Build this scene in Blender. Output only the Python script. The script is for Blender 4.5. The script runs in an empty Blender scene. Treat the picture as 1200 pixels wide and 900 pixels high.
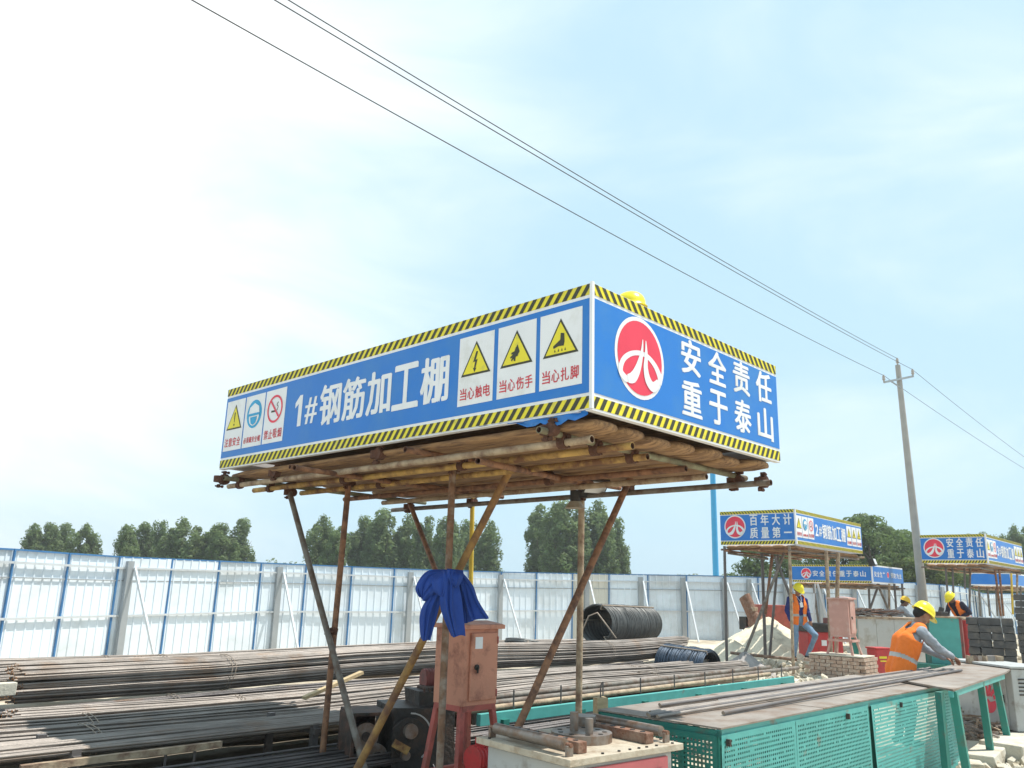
import bpy, bmesh, math, random
import numpy as np
from mathutils import Vector, Matrix, geometry
random.seed(7)
S = bpy.context.scene
COL = S.collection
PI = math.pi
# ------------------------------------------------------------------ camera
F, PIT, ROL, EYE = 951.5, .247, .030, 1.8
cp, sp = math.cos(PIT), math.sin(PIT); cr, sr = math.cos(ROL), math.sin(ROL)
cam = bpy.data.cameras.new('camera'); camo = bpy.data.objects.new('camera', cam); COL.objects.link(camo)
cam.sensor_width = 36; cam.lens = 36 * F / 1200; cam.clip_start = .05; cam.clip_end = 5000
_right = Vector((cr, -sr * sp, sr * cp)); _fw = Vector((0, cp, sp)); _up = _right.cross(_fw)
camo.matrix_world = Matrix.Translation((0, 0, EYE)) @ Matrix((_right, _up, -_fw)).transposed().to_4x4()
S.camera = camo

def ray(px, py):
    a, b = px - 600, py - 450
    u = a * cr + b * sr; v = -a * sr + b * cr
    x = u / F; up = -v / F
    return Vector((x, cp - up * sp, sp + up * cp))
def at(px, py, Y):
    r = ray(px, py); return Vector((0, 0, EYE)) + r * (Y / r.y)
def az(px, py, z):
    r = ray(px, py); return Vector((0, 0, EYE)) + r * ((z - EYE) / r.z)

# ------------------------------------------------------------------ light
SUN_AZ, SUN_EL = math.radians(80), math.radians(66)
w = bpy.data.worlds.new('World'); S.world = w; w.use_nodes = True
nt = w.node_tree; nt.nodes.clear(); N = nt.nodes.new; Lk = nt.links.new
out = N('ShaderNodeOutputWorld'); bg = N('ShaderNodeBackground'); bg.inputs['Strength'].default_value = .10
sky = N('ShaderNodeTexSky'); sky.sky_type = 'NISHITA'; sky.sun_disc = False
sky.sun_elevation = SUN_EL; sky.sun_rotation = SUN_AZ; sky.air_density = 1.0; sky.dust_density = 2.0; sky.ozone_density = 1.5
tc = N('ShaderNodeTexCoord')
# thin bright cloud bank high on the left, wisps elsewhere
mp = N('ShaderNodeMapping'); mp.inputs['Scale'].default_value = (1.6, 2.6, 5.0); mp.inputs['Rotation'].default_value = (.25, .35, .4)
Lk(tc.outputs['Generated'], mp.inputs[0])
n1 = N('ShaderNodeTexNoise'); n1.inputs['Scale'].default_value = 1.3; n1.inputs['Detail'].default_value = 5; n1.inputs['Roughness'].default_value = .55; n1.inputs['Distortion'].default_value = .5
Lk(mp.outputs[0], n1.inputs['Vector'])
dp = N('ShaderNodeVectorMath'); dp.operation = 'DOT_PRODUCT'
dv = Vector((-.62, .62, .52)).normalized(); dp.inputs[1].default_value = dv
Lk(tc.outputs['Generated'], dp.inputs[0])
m1 = N('ShaderNodeMapRange'); m1.interpolation_type = 'SMOOTHSTEP'
m1.inputs['From Min'].default_value = .66; m1.inputs['From Max'].default_value = 1.15
Lk(dp.outputs['Value'], m1.inputs['Value'])
ms = N('ShaderNodeMath'); ms.operation = 'MULTIPLY_ADD'; ms.inputs[1].default_value = 1.1
Lk(n1.outputs['Fac'], ms.inputs[0])
m2 = N('ShaderNodeMath'); m2.operation = 'MULTIPLY_ADD'; m2.inputs[1].default_value = 1.0; m2.inputs[2].default_value = -.42
Lk(m1.outputs[0], m2.inputs[0]); Lk(m2.outputs[0], ms.inputs[2])
m3 = N('ShaderNodeMapRange'); m3.interpolation_type = 'SMOOTHSTEP'; m3.inputs['From Min'].default_value = .02; m3.inputs['From Max'].default_value = .95
Lk(ms.outputs[0], m3.inputs['Value'])
# summer haze veil over everything: lifts the clear blue towards pale cyan
veil = N('ShaderNodeMix'); veil.data_type = 'RGBA'; veil.inputs['Factor'].default_value = .86
veil.inputs['B'].default_value = (4.55, 6.55, 7.75, 1)
Lk(sky.outputs[0], veil.inputs['A'])
cl = N('ShaderNodeMix'); cl.data_type = 'RGBA'; cl.inputs['B'].default_value = (8.6, 9.0, 9.1, 1)
Lk(m3.outputs[0], cl.inputs['Factor']); Lk(veil.outputs['Result'], cl.inputs['A'])
Lk(cl.outputs['Result'], bg.inputs['Color']); Lk(bg.outputs[0], out.inputs[0])
sl = bpy.data.lights.new('sun', 'SUN'); sl.energy = 4.2; sl.angle = math.radians(.6); sl.color = (1, .955, .88)
so = bpy.data.objects.new('sun', sl); COL.objects.link(so)
sd = Vector((math.sin(SUN_AZ) * math.cos(SUN_EL), math.cos(SUN_AZ) * math.cos(SUN_EL), math.sin(SUN_EL)))
so.rotation_euler = sd.to_track_quat('Z', 'Y').to_euler(); so.location = (0, 0, 30)
S.view_settings.view_transform = 'Standard'; S.view_settings.look = 'None'; S.view_settings.gamma = 1; S.view_settings.exposure = .5

# ------------------------------------------------------------------ materials
def mat(name, c, rough=.6, metal=0, var=.12, scale=6, c2=None, c2amt=.5, c2scale=3, bump=0, bscale=40, spec=.4, streak=None, trans=0, c2sharp=.1, emit=0):
    m = bpy.data.materials.new(name); m.use_nodes = True; t = m.node_tree; b = t.nodes['Principled BSDF']
    b.inputs['Roughness'].default_value = rough; b.inputs['Metallic'].default_value = metal
    b.inputs['Specular IOR Level'].default_value = spec
    tco = t.nodes.new('ShaderNodeTexCoord'); vec = tco.outputs['Object']
    if streak:
        mpp = t.nodes.new('ShaderNodeMapping'); mpp.inputs['Scale'].default_value = streak; t.links.new(vec, mpp.inputs[0]); vec = mpp.outputs[0]
    oi = t.nodes.new('ShaderNodeObjectInfo')
    ad = t.nodes.new('ShaderNodeVectorMath'); ad.operation = 'MULTIPLY_ADD'; ad.inputs[1].default_value = (1, 1, 1)
    sc_ = t.nodes.new('ShaderNodeMath'); sc_.operation = 'MULTIPLY'; sc_.inputs[1].default_value = 37.0
    t.links.new(oi.outputs['Random'], sc_.inputs[0]); t.links.new(vec, ad.inputs[0]); t.links.new(sc_.outputs[0], ad.inputs[2]); vec = ad.outputs[0]
    nz = t.nodes.new('ShaderNodeTexNoise'); nz.inputs['Scale'].default_value = scale; nz.inputs['Detail'].default_value = 6
    t.links.new(vec, nz.inputs['Vector'])
    mx = t.nodes.new('ShaderNodeMix'); mx.data_type = 'RGBA'
    mx.inputs['A'].default_value = (*[max(0, x * (1 - var * 1.6)) for x in c], 1)
    mx.inputs['B'].default_value = (*[min(1, x * (1 + var * 1.6)) for x in c], 1)
    t.links.new(nz.outputs['Fac'], mx.inputs['Factor']); colout = mx.outputs['Result']
    if c2:
        n2 = t.nodes.new('ShaderNodeTexNoise'); n2.inputs['Scale'].default_value = c2scale; n2.inputs['Detail'].default_value = 9; n2.inputs['Roughness'].default_value = .65
        t.links.new(vec, n2.inputs['Vector'])
        r = t.nodes.new('ShaderNodeMapRange'); th = .72 - .42 * c2amt
        r.inputs['From Min'].default_value = th - c2sharp; r.inputs['From Max'].default_value = th + c2sharp
        t.links.new(n2.outputs['Fac'], r.inputs['Value'])
        x2 = t.nodes.new('ShaderNodeMix'); x2.data_type = 'RGBA'; x2.inputs['B'].default_value = (*c2, 1)
        t.links.new(colout, x2.inputs['A']); t.links.new(r.outputs[0], x2.inputs['Factor']); colout = x2.outputs['Result']
    t.links.new(colout, b.inputs['Base Color'])
    if bump:
        n3 = t.nodes.new('ShaderNodeTexNoise'); n3.inputs['Scale'].default_value = bscale; n3.inputs['Detail'].default_value = 4
        t.links.new(vec, n3.inputs['Vector'])
        bp = t.nodes.new('ShaderNodeBump'); bp.inputs['Strength'].default_value = bump; bp.inputs['Distance'].default_value = .02
        t.links.new(n3.outputs['Fac'], bp.inputs['Height']); t.links.new(bp.outputs[0], b.inputs['Normal'])
    if trans:
        b.inputs['Subsurface Weight'].default_value = 0
        tr = t.nodes.new('ShaderNodeBsdfTranslucent'); t.links.new(colout, tr.inputs['Color'])
        mxs = t.nodes.new('ShaderNodeMixShader'); mxs.inputs[0].default_value = trans
        t.links.new(b.outputs[0], mxs.inputs[1]); t.links.new(tr.outputs[0], mxs.inputs[2]); t.links.new(mxs.outputs[0], t.nodes['Material Output'].inputs[0])
    return m
M = {}
def dm(k, *a, **kw): M[k] = mat(k, *a, **kw)
dm('sign_blue', (.018, .175, .56), .38, var=.06, scale=1.5, c2=(.04, .20, .53), c2amt=.4, c2scale=2.5, bump=.25, bscale=2.2)
dm('sign_white', (.78, .78, .79), .45, var=.05, scale=3, c2=(.66, .65, .62), c2amt=.22, c2scale=4)
dm('sign_yellow', (.78, .66, .03), .45, var=.07, scale=5, c2=(.45, .40, .10), c2amt=.15, c2scale=9)
dm('sign_black', (.045, .045, .025), .5)
dm('sign_red', (.75, .05, .09), .45)
dm('sign_text_red', (.60, .05, .07), .5)
dm('sign_cyan', (.02, .33, .60), .45)
dm('rust_pipe', (.20, .11, .065), .8, var=.5, scale=14, c2=(.30, .24, .19), c2amt=.4, c2scale=9, bump=.4, bscale=60)
dm('brown_pipe', (.26, .13, .07), .75, var=.4, scale=12, c2=(.10, .05, .035), c2amt=.4, c2scale=10, bump=.35)
dm('yellow_pipe', (.50, .32, .10), .7, var=.3, scale=8, c2=(.17, .085, .045), c2amt=.5, c2scale=6, bump=.35)
dm('ochre_pipe', (.34, .19, .06), .7, var=.3, scale=8, c2=(.16, .08, .045), c2amt=.45, c2scale=6, bump=.35)
dm('bright_yellow_pipe', (.66, .46, .06), .6, var=.2, c2=(.25, .14, .06), c2amt=.2, c2scale=9)
dm('green_pipe', (.22, .22, .14), .75, var=.4, scale=9, c2=(.14, .10, .06), c2amt=.45, c2scale=7, bump=.3)
dm('grey_pipe', (.20, .18, .155), .65, .1, var=.4, scale=9, c2=(.13, .085, .06), c2amt=.45, c2scale=8, bump=.3)
dm('tan_pipe', (.40, .31, .21), .75, var=.3, scale=9, c2=(.20, .12, .08), c2amt=.4, c2scale=8, bump=.3)
dm('coupler_rust', (.10, .045, .028), .85, var=.5, scale=30, bump=.6, bscale=80)
dm('bamboo', (.36, .215, .105), .8, var=.35, scale=5, c2=(.15, .085, .05), c2amt=.48, c2scale=4, streak=(9, 1, 9), bump=.5, bscale=30)
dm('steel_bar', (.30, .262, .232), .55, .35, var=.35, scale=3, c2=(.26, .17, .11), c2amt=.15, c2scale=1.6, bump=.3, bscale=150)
dm('steel_bar_dark', (.15, .135, .13), .5, .4, var=.35, scale=3, c2=(.16, .10, .065), c2amt=.15, c2scale=2, bump=.3, bscale=150)  # darker copy of steel_bar; paints shade on low rebar rows, plain dark steel elsewhere
dm('bar_end', (.55, .22, .07), .8, var=.4, scale=30)
dm('tie', (.33, .26, .20), .7, var=.3)
dm('fence_sheet', (.72, .79, .85), .42, .0, var=.06, scale=1.2, c2=(.58, .62, .64), c2amt=.3, c2scale=.9, spec=.5)
dm('fence_cream', (.62, .60, .53), .5, var=.05)
dm('fence_blue', (.05, .17, .36), .5, var=.15)
dm('fence_grey', (.36, .38, .39), .5, .3, var=.12, scale=3)
dm('fence_light', (.62, .64, .65), .45, .3, var=.1)
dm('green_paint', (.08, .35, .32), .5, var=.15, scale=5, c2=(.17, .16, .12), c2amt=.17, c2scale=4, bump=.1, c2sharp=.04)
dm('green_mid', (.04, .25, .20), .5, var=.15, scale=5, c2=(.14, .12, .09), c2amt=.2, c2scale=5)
dm('green_dark', (.02, .16, .13), .5, var=.15, c2=(.12, .09, .06), c2amt=.15, c2scale=5)  # darker copy of green_paint; paints shade onto the bench's left and rear faces
dm('table_plate', (.29, .25, .215), .6, .2, var=.3, scale=2.2, c2=(.20, .14, .10), c2amt=.4, c2scale=2.5, bump=.2, bscale=25)
dm('beige_plate', (.46, .40, .31), .6, var=.2, scale=5, c2=(.28, .20, .13), c2amt=.33, c2scale=7, bump=.3, bscale=40)
dm('machine_grey', (.42, .43, .42), .5, var=.1, scale=4, c2=(.22, .19, .16), c2amt=.2, c2scale=6)
dm('machine_pink', (.62, .16, .17), .5, var=.12, c2=(.35, .12, .10), c2amt=.15, c2scale=8)
dm('rust_block', (.19, .09, .055), .8, var=.45, scale=12, c2=(.27, .18, .13), c2amt=.4, c2scale=9, bump=.5)
dm('worn_steel', (.27, .23, .20), .45, .6, var=.3, scale=12, c2=(.22, .13, .08), c2amt=.4, c2scale=9, bump=.2)
dm('cabinet_orange', (.58, .26, .17), .55, var=.12, scale=4, c2=(.25, .09, .06), c2amt=.25, c2scale=6, bump=.1)
dm('cabinet_frame', (.40, .10, .08), .6, var=.25, c2=(.20, .08, .06), c2amt=.3, c2scale=9)
dm('cabinet_pink', (.50, .27, .22), .6, var=.1, c2=(.55, .42, .36), c2amt=.3)
dm('machine_black', (.03, .028, .026), .55, var=.5, scale=8, c2=(.08, .05, .035), c2amt=.3, c2scale=5, bump=.6, bscale=30)
dm('grease_brown', (.09, .045, .03), .7, var=.5, scale=9, c2=(.03, .025, .02), c2amt=.5, c2scale=7, bump=.5)
dm('red_paint', (.50, .04, .04), .5, var=.2, c2=(.25, .05, .04), c2amt=.25, c2scale=6)
dm('dark_red', (.25, .07, .06), .6, var=.3, c2=(.12, .06, .05), c2amt=.4, c2scale=6)
dm('blue_cloth', (.022, .060, .27), .8, var=.15, scale=10, bump=.3, bscale=20, spec=.2)
dm('wire_black', (.035, .037, .04), .45, .4, var=.3, scale=15)
dm('wire_grey', (.13, .13, .125), .5, .4, var=.3, scale=8)
dm('wire_blue', (.035, .055, .085), .45, .4, var=.4, scale=10)
dm('timber', (.50, .38, .22), .8, var=.25, scale=5, streak=(1, 6, 6), bump=.3)
dm('pole_concrete', (.36, .345, .32), .85, var=.15, scale=3, bump=.2)
dm('porcelain', (.45, .40, .36), .3)
dm('cable', (.05, .05, .055), .6)
dm('blue_post', (.06, .35, .62), .45, var=.06)
dm('helmet_yellow', (.85, .70, .02), .3, var=.04, spec=.5)
dm('helmet_orange', (.80, .48, .03), .35, var=.05)
dm('vest_orange', (.90, .20, .03), .75, var=.12, scale=9, bump=.25, bscale=12, spec=.2)
dm('reflective', (.42, .41, .38), .4, .2)
dm('shirt_grey', (.31, .335, .37), .85, var=.15, scale=9, bump=.4, bscale=14, spec=.15)
dm('shirt_blue', (.03, .04, .16), .85, var=.2, bump=.3, bscale=14, spec=.15)
dm('shirt_dark', (.03, .028, .045), .85, var=.2, spec=.15)
dm('jeans', (.20, .30, .42), .85, var=.3, scale=8, bump=.3, bscale=16, spec=.15)
dm('trousers_dark', (.04, .04, .05), .85, var=.2, spec=.15)
dm('skin', (.32, .16, .10), .55, var=.1)
dm('skin_dark', (.15, .08, .055), .6, var=.1)
dm('hair', (.012, .011, .011), .7)
dm('shoe', (.03, .03, .03), .7)
dm('eye_white', (.7, .68, .64), .3)
dm('badge', (.8, .82, .85), .4)
dm('sand', (.76, .68, .52), .95, var=.15, scale=3, c2=(.5, .44, .33), c2amt=.35, c2scale=3, bump=.7, bscale=14)
dm('stone', (.60, .55, .45), .95, var=.25, scale=7, c2=(.45, .38, .27), c2amt=.4, c2scale=6, bump=.5)
dm('slag', (.34, .31, .29), .95, var=.25, scale=5, bump=.6, bscale=15)
dm('concrete', (.56, .52, .43), .9, var=.15, scale=4, c2=(.42, .36, .27), c2amt=.3, c2scale=5, bump=.4)
dm('brick_clay', (.40, .27, .20), .9, var=.25, scale=12, c2=(.50, .42, .34), c2amt=.4, c2scale=15, bump=.4)
dm('channel_steel', (.085, .083, .082), .5, .5, var=.3, scale=6, c2=(.16, .14, .12), c2amt=.3, c2scale=5, bump=.2)
dm('board_white', (.55, .54, .51), .6, var=.1, scale=3, c2=(.40, .36, .30), c2amt=.3, c2scale=3)
dm('bark', (.14, .11, .085), .9, var=.3, bump=.5)
dm('leaf_poplar', (.18, .24, .10), .6, var=.5, scale=.7, trans=.5, spec=.25)
dm('leaf_broad', (.13, .19, .065), .6, var=.4, scale=.8, trans=.5, spec=.25)
dm('leaf_light', (.13, .17, .04), .6, var=.35, scale=.8, trans=.5, spec=.25)
dm('glass_lamp', (.7, .72, .74), .15)

# ------------------------------------------------------------------ mesh helpers
def frame_of(d):
    d = Vector(d).normalized(); a = Vector((0, 0, 1)) if abs(d.z) < .95 else Vector((1, 0, 0))
    x = d.cross(a).normalized(); y = x.cross(d).normalized(); return x, y, d
class MB:
    def __init__(s): s.v = []; s.f = []; s.m = []; s.mats = []; s.sm = []
    def mi(s, k):
        if k not in s.mats: s.mats.append(k)
        return s.mats.index(k)
    def add(s, vs, fs, k, smooth=False):
        n = len(s.v); s.v += [tuple(v) for v in vs]; i = s.mi(k)
        for f in fs: s.f.append(tuple(n + q for q in f)); s.m.append(i); s.sm.append(smooth)
        return s
    def box(s, c, d, k, R=None, jit=0):
        hx, hy, hz = d[0] / 2, d[1] / 2, d[2] / 2; vs = []
        for z in (-hz, hz):
            for x, y in ((-hx, -hy), (hx, -hy), (hx, hy), (-hx, hy)):
                p = Vector((x, y, z))
                if jit: p += Vector([random.uniform(-jit, jit) for _ in range(3)])
                if R is not None: p = R @ p
                vs.append(p + Vector(c))
        return s.add(vs, [(3, 2, 1, 0), (4, 5, 6, 7), (0, 1, 5, 4), (1, 2, 6, 5), (2, 3, 7, 6), (3, 0, 4, 7)], k)
    def beam(s, p0, p1, wd, h, k):        # rectangular bar along a line, h is vertical-ish
        p0, p1 = Vector(p0), Vector(p1); x, y, d = frame_of(p1 - p0)
        vs = []
        for p in (p0, p1):
            for a, b in ((-1, -1), (1, -1), (1, 1), (-1, 1)): vs.append(p + x * a * wd / 2 + y * b * h / 2)
        return s.add(vs, [(0, 1, 2, 3), (7, 6, 5, 4), (4, 5, 1, 0), (5, 6, 2, 1), (6, 7, 3, 2), (7, 4, 0, 3)], k)
    def cyl(s, p0, p1, r0, k, r1=None, n=12, cap=True, hollow=0, kin=None):
        p0, p1 = Vector(p0), Vector(p1); r1 = r0 if r1 is None else r1; x, y, d = frame_of(p1 - p0)
        ring = lambda p, r: [p + (x * math.cos(2 * PI * i / n) + y * math.sin(2 * PI * i / n)) * r for i in range(n)]
        vs = ring(p0, r0) + ring(p1, r1)
        s.add(vs, [(i, i + n, (i + 1) % n + n, (i + 1) % n) for i in range(n)], k, True)
        if hollow:
            for p, r, q in ((p0, r0, p1), (p1, r1, p0)):
                a = ring(p, r); b = ring(p, r * hollow); dd = (q - p).normalized() * r * 3; c = ring(p + dd, r * hollow)
                s.add(a + b, [(i, (i + 1) % n, (i + 1) % n + n, i + n) for i in range(n)], k)
                s.add(b + c, [(i, (i + 1) % n, (i + 1) % n + n, i + n) for i in range(n)], kin or k)
                s.add(c, [tuple(range(n))], kin or k)
        elif cap:
            s.add(ring(p0, r0), [tuple(range(n))], k); s.add(ring(p1, r1), [tuple(reversed(range(n)))], k)
        return s
    def tube(s, pts, r, k, n=8, cap=True, kend=None):
        pts = [Vector(p) for p in pts]; rs = r if isinstance(r, (list, tuple)) else [r] * len(pts)
        x, y, _ = frame_of(pts[1] - pts[0]); vs = []
        for i, p in enumerate(pts):
            d = (pts[min(i + 1, len(pts) - 1)] - pts[max(i - 1, 0)]).normalized()
            x = (x - d * x.dot(d)).normalized(); y = d.cross(x)
            vs += [p + (x * math.cos(2 * PI * j / n) + y * math.sin(2 * PI * j / n)) * rs[i] for j in range(n)]
        fs = [(i * n + j, i * n + (j + 1) % n, (i + 1) * n + (j + 1) % n, (i + 1) * n + j) for i in range(len(pts) - 1) for j in range(n)]
        s.add(vs, fs, k, True)
        if cap:
            s.add(vs[:n], [tuple(reversed(range(n)))], kend or k); s.add(vs[-n:], [tuple(range(n))], kend or k)
        return s
    def sph(s, c, r, k, nu=14, nv=8, R=None):
        r = r if hasattr(r, '__len__') else (r, r, r); vs = []; c = Vector(c)
        for i in range(nv + 1):
            th = PI * i / nv
            for j in range(nu):
                ph = 2 * PI * j / nu; p = Vector((r[0] * math.sin(th) * math.cos(ph), r[1] * math.sin(th) * math.sin(ph), r[2] * math.cos(th)))
                vs.append((R @ p if R is not None else p) + c)
        fs = [(i * nu + j, (i + 1) * nu + j, (i + 1) * nu + (j + 1) % nu, i * nu + (j + 1) % nu) for i in range(nv) for j in range(nu)]
        return s.add(vs, fs, k, True)
    def plate(s, pts, th, k, n=None):      # polygon (3D, planar) extruded along its normal both ways
        pts = [Vector(p) for p in pts]
        nn = Vector(n) if n else (pts[1] - pts[0]).cross(pts[2] - pts[0]).normalized()
        a = [p + nn * th / 2 for p in pts]; b = [p - nn * th / 2 for p in pts]; q = len(pts)
        return s.add(a + b, [tuple(range(q)), tuple(reversed(range(q, 2 * q)))] + [(i + q, (i + 1) % q + q, (i + 1) % q, i) for i in range(q)], k)
    def build(s, name, parent=None, loc=None, rotz=0, bevel=0, stuff=False):
        me = bpy.data.meshes.new(name); me.from_pydata(s.v, [], s.f)
        for k in s.mats: me.materials.append(M[k])
        me.polygons.foreach_set('material_index', s.m); me.polygons.foreach_set('use_smooth', s.sm); me.update()
        o = bpy.data.objects.new(name, me); COL.objects.link(o)
        if parent: o.parent = parent
        if loc is not None: o.location = loc
        o.rotation_euler.z = rotz
        if bevel:
            bv = o.modifiers.new('bevel', 'BEVEL'); bv.width = bevel; bv.segments = 2; bv.limit_method = 'ANGLE'
        if stuff: o['kind'] = 'stuff'
        return o
def tag(o, label, cat, group=None, kind=None):
    o['label'] = label; o['category'] = cat
    if group: o['group'] = group
    if kind: o['kind'] = kind
    return o
def thing(name, label, cat, loc=(0, 0, 0), rotz=0, group=None):
    o = bpy.data.objects.new(name, None); COL.objects.link(o); o.location = loc; o.rotation_euler.z = rotz; o.empty_display_size = .2
    return tag(o, label, cat, group)
def kids(o): return [c for c in COL.objects if c.parent == o]
def copy_tree(o, parent=None):
    c = o.copy(); COL.objects.link(c); c.parent = parent
    for ch in kids(o): copy_tree(ch, c)
    return c
YAW = .77
ROT = PI / 2 - YAW                      # local x runs right and away, local y runs left and away
DR = Vector((math.sin(YAW), math.cos(YAW), 0)); DL = Vector((-math.cos(YAW), math.sin(YAW), 0))
def W(a, b, z=0): return DR * a + DL * b + Vector((0, 0, z))
def AB(p): return p.dot(DR), p.dot(DL)
def ss(t): t = max(0, min(1, t)); return t * t * (3 - 2 * t)
def ground_z(x, y): return .26 * ss((x + 2) / 9) * ss((y - 17) / 12)

# ------------------------------------------------------------------ ground
def make_ground():
    xs = sorted(set([-2500, -900, -400, -200, -110, -70] + list(np.arange(-50, -10, 4)) + list(np.arange(-10, 20, .35)) + list(np.arange(20, 70, 4)) + [80, 120, 200, 400, 900, 2500]))
    ys = sorted(set([-300, -60, -20, -8] + list(np.arange(0, 30, .35)) + list(np.arange(30, 80, 4)) + [90, 130, 200, 400, 900, 3000]))
    vs = []; rnd = random.Random(3)
    for y in ys:
        for x in xs:
            near = -10 < x < 20 and 0 < y < 30
            vs.append((x, y, ground_z(x, y) - .02 + (rnd.uniform(-.02, .02) if near else 0)))
    nx = len(xs); fs = [(j * nx + i, j * nx + i + 1, (j + 1) * nx + i + 1, (j + 1) * nx + i) for j in range(len(ys) - 1) for i in range(nx - 1)]
    m = mat('ground_soil', (.54, .48, .38), .95, var=.2, scale=1.3, c2=(.36, .30, .22), c2amt=.42, c2scale=.9, bump=.8, bscale=9)
    t = m.node_tree; b = t.nodes['Principled BSDF']; src = b.inputs['Base Color'].links[0].from_socket
    tco = t.nodes.new('ShaderNodeTexCoord'); sx = t.nodes.new('ShaderNodeSeparateXYZ'); t.links.new(tco.outputs['Object'], sx.inputs[0])
    mr = t.nodes.new('ShaderNodeMapRange'); mr.inputs['From Min'].default_value = 48; mr.inputs['From Max'].default_value = 60
    t.links.new(sx.outputs['Y'], mr.inputs['Value'])
    mx = t.nodes.new('ShaderNodeMix'); mx.data_type = 'RGBA'; mx.inputs['B'].default_value = (.10, .14, .04, 1)
    t.links.new(src, mx.inputs['A']); t.links.new(mr.outputs[0], mx.inputs['Factor']); t.links.new(mx.outputs['Result'], b.inputs['Base Color'])
    M['ground_soil'] = m
    mb = MB(); mb.add(vs, fs, 'ground_soil', True); o = mb.build('ground'); o['kind'] = 'structure'
make_ground()

# ------------------------------------------------------------------ trees
def leaf_cloud(name, clumps, nleaf, size, k, seed):
    rg = np.random.default_rng(seed); V = []; per = nleaf // len(clumps)
    for (c, r) in clumps:
        d = rg.normal(size=(per, 3)); d /= np.linalg.norm(d, axis=1)[:, None]
        rad = rg.uniform(.45, 1.05, (per, 1)) ** .6
        p = np.array(c) + d * rad * np.array(r)
        nrm = d + rg.normal(size=(per, 3)) * .45; nrm /= np.linalg.norm(nrm, axis=1)[:, None]
        t = np.cross(nrm, rg.normal(size=(per, 3))); t /= np.linalg.norm(t, axis=1)[:, None]; b = np.cross(nrm, t)
        s_ = size * rg.uniform(.6, 1.4, (per, 1))
        q = np.stack([p - t * s_ , p - b * s_ * .55, p + t * s_, p + b * s_ * .55], 1)
        V.append(q.reshape(-1, 3))
    V = np.concatenate(V); n = len(V) // 4
    me = bpy.data.meshes.new(name); me.vertices.add(len(V)); me.vertices.foreach_set('co', V.ravel())
    me.loops.add(len(V)); me.loops.foreach_set('vertex_index', np.arange(len(V), dtype=np.int32))
    me.polygons.add(n); me.polygons.foreach_set('loop_start', np.arange(n, dtype=np.int32) * 4); me.update(calc_edges=True)
    me.materials.append(M[k]); return me
def poplar_mesh(seed):
    r = random.Random(seed); cl = []; stems = [(0, 0, 11.2)] + [(r.uniform(-1.5, 1.5), r.uniform(-1, 1), r.uniform(8.6, 11)) for _ in range(3)]
    for (sx, sy, hh) in stems:
        for i in range(30):
            t = r.random() ** .9; z = 1.0 + t * (hh - 1.5); wd = 1.55 * math.sin(PI * min(1, (z + .9) / (hh + 1.1))) ** .6
            a = r.uniform(0, 2 * PI); q = wd * r.uniform(.1, 1.0); e = r.uniform(.42, .75)
            cl.append(((sx * (.5 + .5 * t) + q * math.cos(a), sy + q * math.sin(a), z), (e, e, e * r.uniform(1.1, 2.0))))
    return leaf_cloud('poplar_leaves', cl, 16000, .165, 'leaf_poplar', seed)
def broad_mesh(seed, k='leaf_broad'):
    r = random.Random(seed); cl = []
    for i in range(52):
        z = r.uniform(2.2, 9.6); wd = 3.6 * math.sin(PI * min(1, (z - .6) / 9.8)) ** .5
        a = r.uniform(0, 2 * PI); q = wd * r.uniform(.15, .95)
        cl.append(((q * math.cos(a), q * math.sin(a), z + r.uniform(-.3, .5)), (r.uniform(.7, 1.2),) * 2 + (r.uniform(.5, 1.0),)))
    return leaf_cloud('broad_leaves', cl, 9000, .18, k, seed)
def trunk_mesh(h, r0, limbs, seed):
    r = random.Random(seed); mb = MB()
    mb.tube([(0, 0, -.3), (.05, 0, h * .3), (-.05, .05, h * .65), (0, 0, h * .95)], [r0, r0 * .75, r0 * .45, r0 * .12], 'bark', 8)
    for i in range(limbs):
        z = h * r.uniform(.2, .75); a = r.uniform(0, 2 * PI); L = h * .22
        d = Vector((math.cos(a), math.sin(a), 1.2))
        mb.tube([(0, 0, z), Vector((0, 0, z)) + d * L * .4, Vector((0, 0, z)) + d * L * .8 + Vector((0, 0, L * .3))], [r0 * .35, r0 * .22, r0 * .06], 'bark', 5)
    o = mb.build('trunk'); me = o.data; bpy.data.objects.remove(o); return me
POP = [poplar_mesh(i) for i in (1, 2, 3, 4)]; BRO = [broad_mesh(11), broad_mesh(12), broad_mesh(13), broad_mesh(14, 'leaf_light')]
PT = trunk_mesh(9, .2, 7, 1); BT = trunk_mesh(8, .28, 8, 2)
def tree(px, ptop, Y, cm, tm, h0, wscale, label, cat, group, rz):
    p = at(px, ptop, Y); gz = ground_z(p.x, p.y); s = (p.z - gz) / h0
    t = thing('poplar_tree' if cm in POP else 'broadleaf_tree', label, cat, (p.x, p.y, gz), rz, group)
    t.scale = (s * wscale, s * wscale, s)
    for nm, me in (('trunk', tm), ('crown', cm)):
        o = bpy.data.objects.new(nm, me); COL.objects.link(o); o.parent = t
rt = random.Random(5)
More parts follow.
